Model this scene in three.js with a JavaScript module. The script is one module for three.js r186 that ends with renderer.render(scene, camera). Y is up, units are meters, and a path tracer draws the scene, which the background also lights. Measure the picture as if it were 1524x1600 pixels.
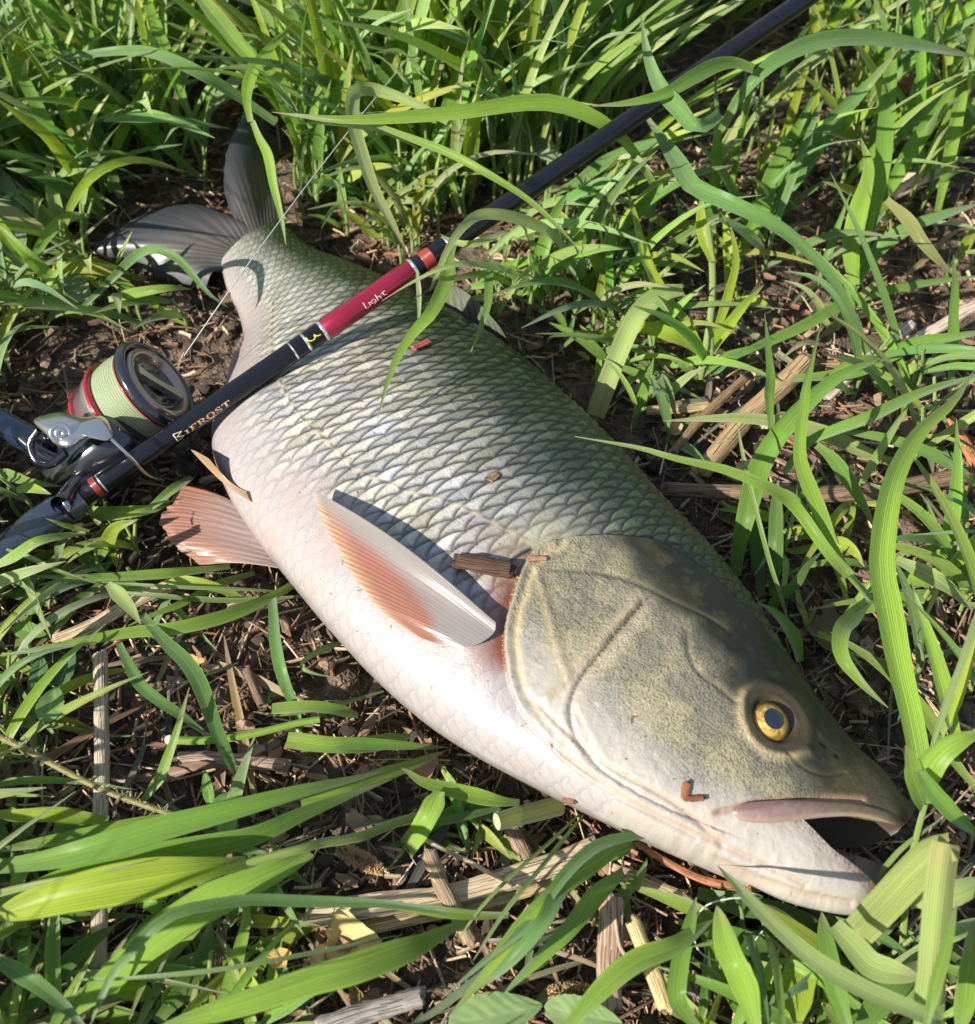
import * as THREE from 'three';
import { mergeGeometries } from 'three/addons/utils/BufferGeometryUtils.js';

// ------------------------------------------------------------------ camera, sky, sun, exposure
const W = 1524, H = 1600, FOV = 52, OFF = 38 * Math.PI / 180, DIST = 0.66;
const scene = new THREE.Scene();
const camera = new THREE.PerspectiveCamera(FOV, W / H, 0.02, 60);
camera.position.set(0, DIST * Math.cos(OFF), DIST * Math.sin(OFF));
camera.lookAt(0, 0, 0);
camera.updateMatrixWorld(true);
camera.focus = 0.585;
camera.userData.fStop = 11;
const renderer = new THREE.WebGLRenderer({ antialias: true });
renderer.toneMapping = THREE.LinearToneMapping;
renderer.toneMappingExposure = 2.25;
renderer.shadowMap.enabled = true;
renderer.shadowMap.type = THREE.PCFSoftShadowMap;
const toSun = new THREE.Vector3(-0.69, 0.54, 0.48).normalize();
const sun = new THREE.DirectionalLight(new THREE.Color().setRGB(1, 0.93, 0.82), 5);
sun.name = 'sun'; sun.position.copy(toSun).multiplyScalar(5); sun.castShadow = true;
Object.assign(sun.shadow.camera, { left: -1.2, right: 1.2, top: 1.2, bottom: -1.2, near: 0.5, far: 12 });
sun.shadow.mapSize.set(4096, 4096);
scene.add(sun, sun.target);
{
  const w = 128, h = 64, d = new Float32Array(w * h * 4), v = new THREE.Vector3();
  for (let j = 0; j < h; j++) for (let i = 0; i < w; i++) {
    const th = (j + 0.5) / h * Math.PI - Math.PI / 2, ph = (i + 0.5) / w * 2 * Math.PI - Math.PI;
    v.set(Math.cos(th) * Math.cos(ph), Math.sin(th), Math.cos(th) * Math.sin(ph));
    const e = Math.max(0, v.y), g = Math.pow(1 - e, 3), s = Math.pow(Math.max(0, v.dot(toSun)), 6) * 0.5;
    const k = v.y < 0 ? 0.35 : 1;
    d.set([(0.40 + 0.38 * g + s) * k, (0.54 + 0.30 * g + s) * k, (0.82 + 0.10 * g + s * 0.9) * k, 1], (j * w + i) * 4);
  }
  const t = new THREE.DataTexture(d, w, h, THREE.RGBAFormat, THREE.FloatType);
  t.mapping = THREE.EquirectangularReflectionMapping; t.magFilter = THREE.LinearFilter; t.needsUpdate = true;
  scene.background = t; scene.environment = t; scene.environmentIntensity = 0.38; scene.backgroundIntensity = 0.38;
}

// ------------------------------------------------------------------ small helpers
const V = (x, y, z) => new THREE.Vector3(x, y, z);
function mulberry(a) { return () => { a |= 0; a = a + 0x6D2B79F5 | 0; let t = Math.imul(a ^ a >>> 15, 1 | a); t = t + Math.imul(t ^ t >>> 7, 61 | t) ^ t; return ((t ^ t >>> 14) >>> 0) / 4294967296; }; }
let rnd = mulberry(7);
const rr = (a, b) => a + (b - a) * rnd();
const clamp = (x, a = 0, b = 1) => x < a ? a : x > b ? b : x;
const sm = (a, b, x) => { const t = clamp((x - a) / (b - a)); return t * t * (3 - 2 * t); };
const mix = (a, b, t) => a + (b - a) * t;
const mix3 = (a, b, t) => [mix(a[0], b[0], t), mix(a[1], b[1], t), mix(a[2], b[2], t)];
function hash2(i, j) { let n = Math.imul(i, 374761393) + Math.imul(j, 668265263) | 0; n = Math.imul(n ^ n >>> 13, 1274126177); return ((n ^ n >>> 16) >>> 0) / 4294967296; }
function noise(x, y) {
  const i = Math.floor(x), j = Math.floor(y), fx = x - i, fy = y - j, u = fx * fx * (3 - 2 * fx), v = fy * fy * (3 - 2 * fy);
  return mix(mix(hash2(i, j), hash2(i + 1, j), u), mix(hash2(i, j + 1), hash2(i + 1, j + 1), u), v);
}
function fbm(x, y, o = 4) { let s = 0, a = 0.5, n = 0; for (let k = 0; k < o; k++) { s += a * noise(x, y); n += a; x = x * 2.03 + 17.1; y = y * 2.03 + 9.7; a *= 0.5; } return s / n; }

// a pixel of the 1524 x 1600 frame and a height above the ground give a place in the world
const TY = Math.tan(FOV * Math.PI / 360);
const cR = V(), cU = V(), cB = V(); camera.matrixWorld.extractBasis(cR, cU, cB);
function ray(u, v) { return cB.clone().multiplyScalar(-1).addScaledVector(cR, (u - W / 2) / (H / 2) * TY).addScaledVector(cU, -(v - H / 2) / (H / 2) * TY); }
function P(u, v, h) { const d = ray(u, v); return camera.position.clone().addScaledVector(d, (h - camera.position.y) / d.y); }
function toPx(p) { const q = p.clone().sub(camera.position), z = -q.dot(cB); return [W / 2 + q.dot(cR) / z / TY * H / 2, H / 2 - q.dot(cU) / z / TY * H / 2]; }
function mpp(p) { return -p.clone().sub(camera.position).dot(cB) * TY / (H / 2); }

const used = {};
function numbered(n) { used[n] = (used[n] ?? -1) + 1; return used[n] ? n + '_' + String(used[n]).padStart(3, '0') : n; }
function tag(o, label, category, group, kind) { if (label) o.userData.label = label; if (category) o.userData.category = category; if (group) o.userData.group = group; if (kind) o.userData.kind = kind; return o; }
function thing(name, pos, label, category, group) { const g = new THREE.Group(); g.name = numbered(name); g.position.copy(pos); scene.add(g); return tag(g, label, category, group); }
function shadow(m) { m.castShadow = m.receiveShadow = true; return m; }
// geometry in world coordinates becomes a part of the thing (parts may nest: all parents but the thing stand at its origin)
function part(name, geo, mat, parent) {
  let p = parent; while (p.parent && p.parent !== scene) p = p.parent;
  geo.translate(-p.position.x, -p.position.y, -p.position.z);
  const m = shadow(new THREE.Mesh(geo, mat)); m.name = name; parent.add(m); return m;
}
// one mesh that is a whole thing; its origin moves to 'pos'
function solo(name, geo, mat, pos, label, category, group, kind) {
  geo.translate(-pos.x, -pos.y, -pos.z);
  const m = shadow(new THREE.Mesh(geo, mat)); m.name = numbered(name); m.position.copy(pos); scene.add(m); return tag(m, label, category, group, kind);
}
function dataTex(w, h, f, srgb, rep) {
  const d = new Uint8Array(w * h * 4);
  for (let j = 0; j < h; j++) for (let i = 0; i < w; i++) { const c = f((i + 0.5) / w, (j + 0.5) / h); const k = (j * w + i) * 4; for (let q = 0; q < 3; q++) { let x = clamp(c[q]); if (srgb) x = x <= 0.0031308 ? x * 12.92 : 1.055 * Math.pow(x, 1 / 2.4) - 0.055; d[k + q] = Math.round(x * 255); } d[k + 3] = c.length > 3 ? clamp(c[3]) * 255 : 255; }
  const t = new THREE.DataTexture(d, w, h); t.magFilter = THREE.LinearFilter; t.minFilter = THREE.LinearMipmapLinearFilter; t.generateMipmaps = true;
  if (srgb) t.colorSpace = THREE.SRGBColorSpace;
  if (rep !== false) t.wrapS = t.wrapT = THREE.RepeatWrapping;
  t.needsUpdate = true; return t;
}
const rgb = (r, g, b) => new THREE.Color().setRGB(r, g, b);
function catmull(arr, s) { // arr of number arrays
  const n = arr.length, i = clamp(Math.floor(s), 0, n - 2), t = s - i, p0 = arr[Math.max(0, i - 1)], p1 = arr[i], p2 = arr[i + 1], p3 = arr[Math.min(n - 1, i + 2)];
  return p1.map((_, k) => 0.5 * (2 * p1[k] + (p2[k] - p0[k]) * t + (2 * p0[k] - 5 * p1[k] + 4 * p2[k] - p3[k]) * t * t + (3 * p1[k] - p0[k] - 3 * p2[k] + p3[k]) * t * t * t));
}
function gridGeo(nu, nv, f) { // f(i,j) -> {p, uv, c}
  const pos = [], uv = [], col = [], idx = []; let hasC = false;
  for (let j = 0; j <= nv; j++) for (let i = 0; i <= nu; i++) { const o = f(i / nu, j / nv, i, j); pos.push(o.p.x, o.p.y, o.p.z); uv.push(...(o.uv || [i / nu, j / nv])); if (o.c) { hasC = true; col.push(...o.c); } }
  for (let j = 0; j < nv; j++) for (let i = 0; i < nu; i++) { const a = j * (nu + 1) + i, b = a + 1, c = a + nu + 1, d = c + 1; idx.push(a, b, d, a, d, c); }
  const g = new THREE.BufferGeometry();
  g.setAttribute('position', new THREE.Float32BufferAttribute(pos, 3)); g.setAttribute('uv', new THREE.Float32BufferAttribute(uv, 2));
  if (hasC) g.setAttribute('color', new THREE.Float32BufferAttribute(col, 3));
  g.setIndex(idx); g.computeVertexNormals(); return g;
}
// lathe profile [[along, radius], ...] about an axis from 'o' along unit 'ax'
function axisLathe(profile, o, ax, seg = 40) {
  const g = new THREE.LatheGeometry(profile.map(([a, r]) => new THREE.Vector2(Math.max(r, 1e-5), a)), seg);
  g.applyQuaternion(new THREE.Quaternion().setFromUnitVectors(V(0, 1, 0), ax)); g.translate(o.x, o.y, o.z); return g;
}
function tube(pts, r, seg = 24, rad = 6, r1 = r) {
  const c = new THREE.CatmullRomCurve3(pts, false, 'centripetal'); const g = new THREE.TubeGeometry(c, seg, 1, rad, false);
  const p = g.attributes.position, q = V();
  for (let i = 0; i <= seg; i++) { const t = i / seg, ctr = c.getPointAt(t), R = mix(r, r1, t); for (let j = 0; j <= rad; j++) { const k = i * (rad + 1) + j; q.fromBufferAttribute(p, k).sub(ctr).multiplyScalar(R).add(ctr); p.setXYZ(k, q.x, q.y, q.z); } }
  return g;
}

// ------------------------------------------------------------------ ground
const soilMap = dataTex(1024, 1024, (u, v) => {
  const a = fbm(u * 24, v * 24, 5), b = fbm(u * 90 + 5, v * 90, 4), c = noise(u * 300, v * 300), k = 0.55 + 0.9 * a * b + 0.25 * c;
  const o = mix3([0.050, 0.034, 0.022], [0.135, 0.092, 0.060], sm(0.3, 0.75, a * 0.6 + b * 0.4));
  const sp = noise(u * 420 + 9, v * 420) > 0.86 ? 1.9 : 1; return [o[0] * k * sp, o[1] * k * sp, o[2] * k * sp];
}, true);
const soilBump = dataTex(1024, 1024, (u, v) => { const h = 0.5 * fbm(u * 40, v * 40, 5) + 0.3 * fbm(u * 130, v * 130, 3) + 0.2 * noise(u * 380, v * 380); return [h, h, h]; });
for (const t of [soilMap, soilBump]) t.repeat.set(2.6, 2.6);
const soilMat = new THREE.MeshStandardMaterial({ map: soilMap, bumpMap: soilBump, bumpScale: 0.006, roughness: 0.92 });
function groundY(x, z) {
  const f = Math.exp(-(x * x + z * z) * 1.2);
  return -0.006 + 0.014 * (fbm(x * 14 + 3, z * 14, 3) - 0.5) + f * (0.010 * Math.pow(fbm(x * 60, z * 60 + 40, 3), 1.5) - 0.002) + f * 0.004 * (noise(x * 160, z * 160) - 0.5);
}
{
  const n = 460, map = (t) => { const a = t * 2 - 1; return Math.sign(a) * (0.75 * Math.abs(a) + 12 * Math.pow(Math.abs(a), 9)); };
  const g = gridGeo(n, n, (a, b) => { const x = map(a), z = map(b) - 0.1; return { p: V(x, groundY(x, z), z), uv: [x, z] }; });
  const idx = g.index.array; for (let i = 0; i < idx.length; i += 3) { const t = idx[i + 1]; idx[i + 1] = idx[i + 2]; idx[i + 2] = t; } g.computeVertexNormals();
  const m = new THREE.Mesh(g, soilMat); m.name = 'ground'; m.receiveShadow = true; m.userData.kind = 'structure'; scene.add(m);
}

// ------------------------------------------------------------------ the fish: one lofted body lying on its side
// stations from tail to mouth corner: belly u, v, back u, v (frame pixels of the outline), half thickness and mid height (mm)
const ST = [[344, 415, 440, 340, 9, 18], [354, 455, 484, 385, 13, 20], [371, 490, 548, 412, 17, 23], [379, 530, 615, 442, 22, 27], [368, 575, 690, 482, 27, 31], [346, 630, 770, 528, 32, 35],
  [331, 690, 832, 574, 36, 38], [350, 760, 886, 624, 39, 40], [398, 838, 936, 670, 41, 42], [450, 905, 985, 722, 42, 43], [507, 975, 1030, 772, 43, 44], [580, 1055, 1075, 818, 43, 44],
  [660, 1126, 1115, 858, 43, 44], [742, 1181, 1152, 902, 42, 44], [830, 1231, 1190, 950, 41, 43], [920, 1279, 1228, 1008, 38, 42], [1000, 1318, 1263, 1060, 34, 41], [1082, 1352, 1302, 1118, 29, 39], [1168, 1386, 1348, 1176, 24, 37]];
const SA = ST.length - 1, SE = SA + 4;           // mouth corner, snout tip
const SEC = ST.map(([bu, bv, du, dv, b, y]) => {
  b /= 1000; y /= 1000;
  const B = P(bu, bv, y), D = P(du, dv, y), c = B.clone().add(D).multiplyScalar(0.5), n = D.clone().sub(B), A = n.length() / 2; n.normalize();
  const w = camera.position.clone().sub(c), tn = w.dot(n) / w.y, a = Math.sqrt(Math.max(A * A - b * b * tn * tn, 0.2 * A * A));
  return [c.x - n.x * a, c.z - n.z * a, c.x + n.x * a, c.z + n.z * a, b, y];
});
const apex = SEC[SA], ac = [(apex[0] + apex[2]) / 2, (apex[1] + apex[3]) / 2];
const apexTop = P(1255, 1279, apex[4] + apex[5]), SHX = apexTop.x - ac[0], SHZ = apexTop.z - ac[1]; ac[0] = apexTop.x; ac[1] = apexTop.z;
const jaw = (u, v, h, u2, v2, y) => { const a = P(u, v, y + h), b = P(u2, v2, y); return [a.x, a.z, b.x, b.z, h, y]; };
const UP = [[ac[0], ac[1], apex[2], apex[3], apex[4], apex[5]], jaw(1306, 1274, 0.0215, 1374, 1204, 0.0365), jaw(1348, 1280, 0.0185, 1397, 1233, 0.036), jaw(1388, 1287, 0.0135, 1413, 1260, 0.0355), jaw(1412, 1291, 0.003, 1419, 1282, 0.035)];
const LO = [[ac[0], ac[1], apex[0], apex[1], apex[4], apex[5]], jaw(1297, 1322, 0.0215, 1226, 1408, 0.0355), jaw(1334, 1350, 0.0175, 1282, 1423, 0.034), jaw(1361, 1374, 0.0125, 1325, 1430, 0.0325), jaw(1378, 1397, 0.003, 1356, 1428, 0.031)];
// point of the surface: s along, phi 0 (belly) .. PI (back), side +1 near, -1 far
function skin(s, phi, side = 1, o = V()) {
  const c = Math.cos(phi), e = Math.pow(Math.abs(Math.sin(phi)), c > 0 ? 0.86 : 1.08);
  if (s <= SA) { const k = catmull(SEC, s), sh = side * mix(e, 1 - Math.abs(c), sm(14.5, SA, s)) * sm(11.5, SA, s); return o.set(mix(k[0], k[2], (1 - c) / 2) + SHX * sh, k[5] + side * k[4] * e, mix(k[1], k[3], (1 - c) / 2) + SHZ * sh); }
  const fx = side < 0 ? -1.6 * SHX * e : 0, fz = side < 0 ? -1.6 * SHZ * e : 0;
  if (phi >= Math.PI / 2) { const k = catmull(UP, s - SA); return o.set(mix(k[0], k[2], -c) + fx, k[5] + side * k[4] * e, mix(k[1], k[3], -c) + fz); }
  const k = catmull(LO, s - SA); return o.set(mix(k[0], k[2], c) + fx, k[5] + side * k[4] * e, mix(k[1], k[3], c) + fz);
}
const skinN = (s, phi) => { const a = skin(s - 0.02, phi), b = skin(s + 0.02, phi), c = skin(s, phi - 0.01), d = skin(s, phi + 0.01); return b.sub(a).cross(d.sub(c)).normalize(); };
{ const n = skinN(9, 1.5); if (n.y < 0) throw new Error('normal turned'); }
// where on the near side a frame pixel lies
const NET = [];
for (let s = 0; s < SE; s += 0.06) for (let j = 1; j < 100; j++) { const phi = j / 100 * Math.PI, p = skin(s, phi); NET.push([s, phi, p, ...toPx(p), p.y]); }
function F(u, v) {
  let best = 1e9, q = null;
  for (const n of NET) { const d = (n[3] - u) ** 2 + (n[4] - v) ** 2 - n[5] * 800; if (d < best) { best = d; q = n; } }
  return { s: q[0], phi: q[1], p: q[2].clone(), n: skinN(q[0], q[1]) };
}
const onSkin = (list) => { const o = []; for (let i = 0; i < list.length; i += 2) { const f = F(list[i], list[i + 1]); o.push([f.p.x, f.p.z]); } return o; };
function smoothLine(pts, k = 6) { const o = []; for (let i = 0; i <= (pts.length - 1) * k; i++) o.push(catmull(pts, Math.min(i / k, pts.length - 1 - 1e-6))); return o; }
// signed distance (metres) to a polyline in plan
function lineDist(L, x, z) {
  let best = 1e9, sg = 1, at = 0;
  for (let i = 0; i < L.length - 1; i++) {
    const ax = L[i][0], az = L[i][1], bx = L[i + 1][0] - ax, bz = L[i + 1][1] - az, l2 = bx * bx + bz * bz + 1e-12, t = clamp(((x - ax) * bx + (z - az) * bz) / l2), dx = x - ax - bx * t, dz = z - az - bz * t, d = dx * dx + dz * dz;
    if (d < best) { best = d; sg = bx * (z - az) - bz * (x - ax) > 0 ? 1 : -1; at = (i + t) / (L.length - 1); }
  }
  return [Math.sqrt(best), sg, at];
}
function box(L, m) { const xs = L.map((p) => p[0]), zs = L.map((p) => p[1]); return [Math.min(...xs) - m, Math.max(...xs) + m, Math.min(...zs) - m, Math.max(...zs) + m]; }
const inBox = (b, x, z) => x > b[0] && x < b[1] && z > b[2] && z < b[3];
const FE = {};   // anatomy of the head, as lines on the skin
const feat = (name, m, list) => { const L = smoothLine(onSkin(list)); FE[name] = { L, b: box(L, m) }; };
feat('gill', 0.03, [862, 846, 838, 856, 815, 885, 799, 930, 789, 985, 791, 1040, 806, 1092, 838, 1145, 885, 1192, 950, 1238, 1020, 1275, 1090, 1310]);
feat('crown', 0.03, [862, 846, 905, 838, 965, 838, 1030, 850, 1082, 880, 1130, 916, 1175, 962]);
feat('ridgeA', 0.012, [836, 882, 850, 925, 862, 975, 874, 1025, 884, 1056]);
feat('ridgeB', 0.012, [998, 942, 960, 975, 925, 1012, 898, 1042, 878, 1068, 858, 1092]);
feat('preop', 0.016, [1004, 940, 970, 985, 935, 1025, 908, 1062, 893, 1105, 900, 1150, 930, 1195, 985, 1235, 1050, 1268, 1120, 1295]);
feat('cheek', 0.012, [1072, 985, 1076, 1020, 1092, 1048, 1125, 1075, 1150, 1100]);
feat('browline', 0.012, [860, 895, 910, 890, 965, 897, 1010, 920, 1060, 938, 1110, 965, 1135, 985]);
feat('jawA', 0.008, [812, 1095, 860, 1160, 930, 1215, 1010, 1262, 1100, 1308, 1180, 1345, 1260, 1385]);
feat('jawB', 0.008, [830, 1085, 880, 1140, 950, 1195, 1040, 1245, 1090, 1285, 1130, 1322]);
feat('jawC', 0.008, [1105, 1335, 1180, 1372, 1260, 1398, 1330, 1412]);
feat('mouth', 0.012, [1115, 1273, 1150, 1262, 1190, 1252, 1240, 1248, 1300, 1246, 1350, 1250]);
feat('nose', 0.010, [1232, 1178, 1260, 1202, 1290, 1212, 1320, 1208]);
feat('suborb', 0.010, [1160, 1085, 1163, 1130, 1185, 1165, 1225, 1180, 1262, 1172]);
feat('slit', 0.006, [786, 893, 800, 872, 826, 856]);
feat('lateral', 0.01, [428, 470, 425, 560, 460, 640, 520, 700, 570, 738, 640, 765, 700, 785, 760, 812, 830, 846]);
const headPoly = [...FE.gill.L.slice().reverse(), ...FE.crown.L];
const eyeF = F(1210, 1124), EYE = [eyeF.p.x, eyeF.p.z];
const crownS = F(1175, 962).s;
function isHead(s, x, z) { // in front of the gill cover's edge and the crown line
  if (s > 15.2) return true; if (s < 9.5) return false;
  const a = lineDist(FE.gill.L, x, z), b = lineDist(FE.crown.L, x, z);
  return a[0] < b[0] ? a[1] * GS > 0 : b[1] * CS > 0;
}
const inF = F(1000, 1050).p;
const GS = lineDist(FE.gill.L, inF.x, inF.z)[1], CS = lineDist(FE.crown.L, inF.x, inF.z)[1];
// arc length along the flank, for the scale rows
const ARC = [0]; { let p = skin(0, 1.4); for (let i = 1; i <= 360; i++) { const q = skin(i / 20, 1.4); ARC.push(ARC[i - 1] + q.distanceTo(p)); p = q; } }
const arcAt = (s) => { const k = clamp(s, 0, 17.99) * 20, i = Math.floor(k); return mix(ARC[i], ARC[i + 1], k - i); };
const bodyLen = arcAt(13);
function scaleAt(s, phi) { // [height 0..1, distance to own free edge, x across the scale, random, y]
  const f = arcAt(s) / bodyLen, r = (phi + 0.03 * Math.sin(s * 0.8)) / Math.PI * 23, q = 52 * (f * 0.86 + 0.14 * (1 - Math.pow(1 - clamp(f), 2))) + 0.30 * r;
  let best = null, cov = 9, cand = []; const r0 = Math.floor(r);
  for (let row = r0 - 1; row <= r0 + 2; row++) {
    const y = (r - row) / 1.2; if (Math.abs(y) >= 1.25) continue;
    const off = (row & 1) * 0.5, wob = 0.14 * (hash2(row, 77) - 0.5), X = 0.72 - 0.44 * y * y - 0.28 * y * y * y * y, i0 = Math.ceil(q - off);
    for (let i = i0 + 1; i >= i0 - 1; i--) {
      const x = i + off + wob + 0.12 * (hash2(i, row + 9) - 0.5) - q; if (x < -0.9) continue;
      if (x > X) { cand.push(x, x - X); continue; }
      if (!best || x > best[2]) best = [0, X - x, x, hash2(i, row + 31), y, 0];
    }
  }
  if (!best) return [0, 0.3, 0, 0.5, 0, 0.3];
  for (let i = 0; i < cand.length; i += 2) if (cand[i] > best[2]) cov = Math.min(cov, cand[i + 1]);
  best[5] = cov; best[0] = clamp(0.10 + 1.0 * cov) * sm(-0.02, 0.16, best[1]);
  return best;
}
const bell = (d, w) => Math.exp(-d * d / (w * w));
function relief(s, phi, x, z, head) { // metres, along the normal
  let h = 0;
  if (!head) {
    const t = (1 - Math.cos(phi)) / 2, k = scaleAt(s, phi), a = mix(0.10, 1, sm(0.2, 0.5, t)) * mix(0.5, 1, sm(2, 6, s)) * 0.0012;
    h += a * (k[0] - 0.5) * (1 - 0.35 * k[4] * k[4]) + a * 0.35 * (k[3] - 0.5) * k[4];
    if (s > 9) { const g = lineDist(FE.gill.L, x, z); if (inBox(FE.gill.b, x, z)) h -= 0.0045 * Math.exp(-g[0] / 0.009) * sm(0.02, 0.12, g[2]) * (1 - sm(0.5, 0.75, g[2])); }
  } else {
    const hit = (n) => inBox(FE[n].b, x, z) ? lineDist(FE[n].L, x, z) : [1, 1, 0];
    let g = hit('gill'); if (g[0] < 0.03) h += (0.0028 * Math.exp(-g[0] / 0.012) - 0.0012 * bell(g[0] - 0.0055, 0.0022)) * (1 - 0.6 * sm(0.55, 0.8, g[2])) * (g[0] < 0.0012 ? g[0] / 0.0012 : 1);
    g = hit('crown'); if (g[0] < 0.02) h += 0.0016 * Math.exp(-g[0] / 0.008);
    g = hit('ridgeA'); h += 0.0008 * bell(g[0], 0.0018);
    g = hit('ridgeB'); h += 0.0009 * bell(g[0], 0.0022);
    g = hit('preop'); h -= 0.0014 * bell(g[0], 0.0012) * (1 - 0.6 * sm(0.4, 1, g[2])); if (g[0] < 0.016) h += 0.0016 * Math.exp(-g[0] / 0.006) * (g[1] > 0 ? 1 : 0) * PS;
    g = hit('cheek'); h -= 0.0009 * bell(g[0], 0.0015);
    g = hit('browline'); h -= 0.0008 * bell(g[0], 0.0016);
    g = hit('mouth'); h -= 0.0014 * bell(g[0], 0.0013) * sm(0, 0.1, g[2]);
    g = hit('nose'); h -= 0.0007 * bell(g[0], 0.001);
    g = hit('suborb'); h += 0.0008 * bell(g[0], 0.0022);
    const e = Math.hypot(x - EYE[0], z - EYE[1]); h += -0.0036 * (1 - sm(0.0085, 0.0128, e)) + 0.0012 * bell(e - 0.0175, 0.003);
    for (const [p, r] of NOS) { const d = Math.hypot(x - p.x, z - p.z); h += -0.0012 * bell(d, r * 0.7); }
    h += 0.0006 * (fbm(x * 130, z * 130, 3) - 0.5) + 0.0011 * (fbm(x * 52 + 8, z * 52, 2) - 0.5);
    { const ox = x - HUB.x, oz = z - HUB.z, od = Math.hypot(ox, oz); if (od < 0.07) h += 0.00055 * (noise(Math.atan2(oz, ox) * 9 + 20, od * 30) - 0.5) * sm(0.004, 0.015, od) * (1 - sm(0.05, 0.07, od)); }
  }
  for (const n of ['jawA', 'jawB', 'jawC']) if (inBox(FE[n].b, x, z)) { const g = lineDist(FE[n].L, x, z); h -= 0.0012 * bell(g[0], 0.0011) * sm(0, 0.15, g[2]); }
  if (!head) h += 0.0020 * Math.exp(-(((x - BUL.x) * BUD.x + (z - BUL.z) * BUD.z) ** 2) / 0.00042 - (((x - BUL.x) * -BUD.z + (z - BUL.z) * BUD.x) ** 2) / 0.00008);
  if (!head && inBox(FE.lateral.b, x, z)) h += 0.0003 * bell(lineDist(FE.lateral.L, x, z)[0], 0.0008);
  h += 0.0012 * (fbm(x * 22 + 4, z * 22, 2) - 0.5);
  return h;
}
const BUL = F(728, 1000).p, BUD = F(610, 870).p.sub(BUL).setY(0).normalize();
const NOS = [[1291, 1163, 0.0024], [1307, 1180, 0.0017]].map(([u, v, r]) => [F(u, v).p, r]);
const PS = 0.7, HUB = F(884, 1062).p;
const BELLY = [0.275, 0.252, 0.244], FLANK = [0.275, 0.28, 0.24], BACK = [0.020, 0.031, 0.013], CHEEK = [0.165, 0.152, 0.098], CROWN = [0.010, 0.011, 0.004], CREAM = [0.29, 0.268, 0.238], TAN = [0.34, 0.27, 0.14];
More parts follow.
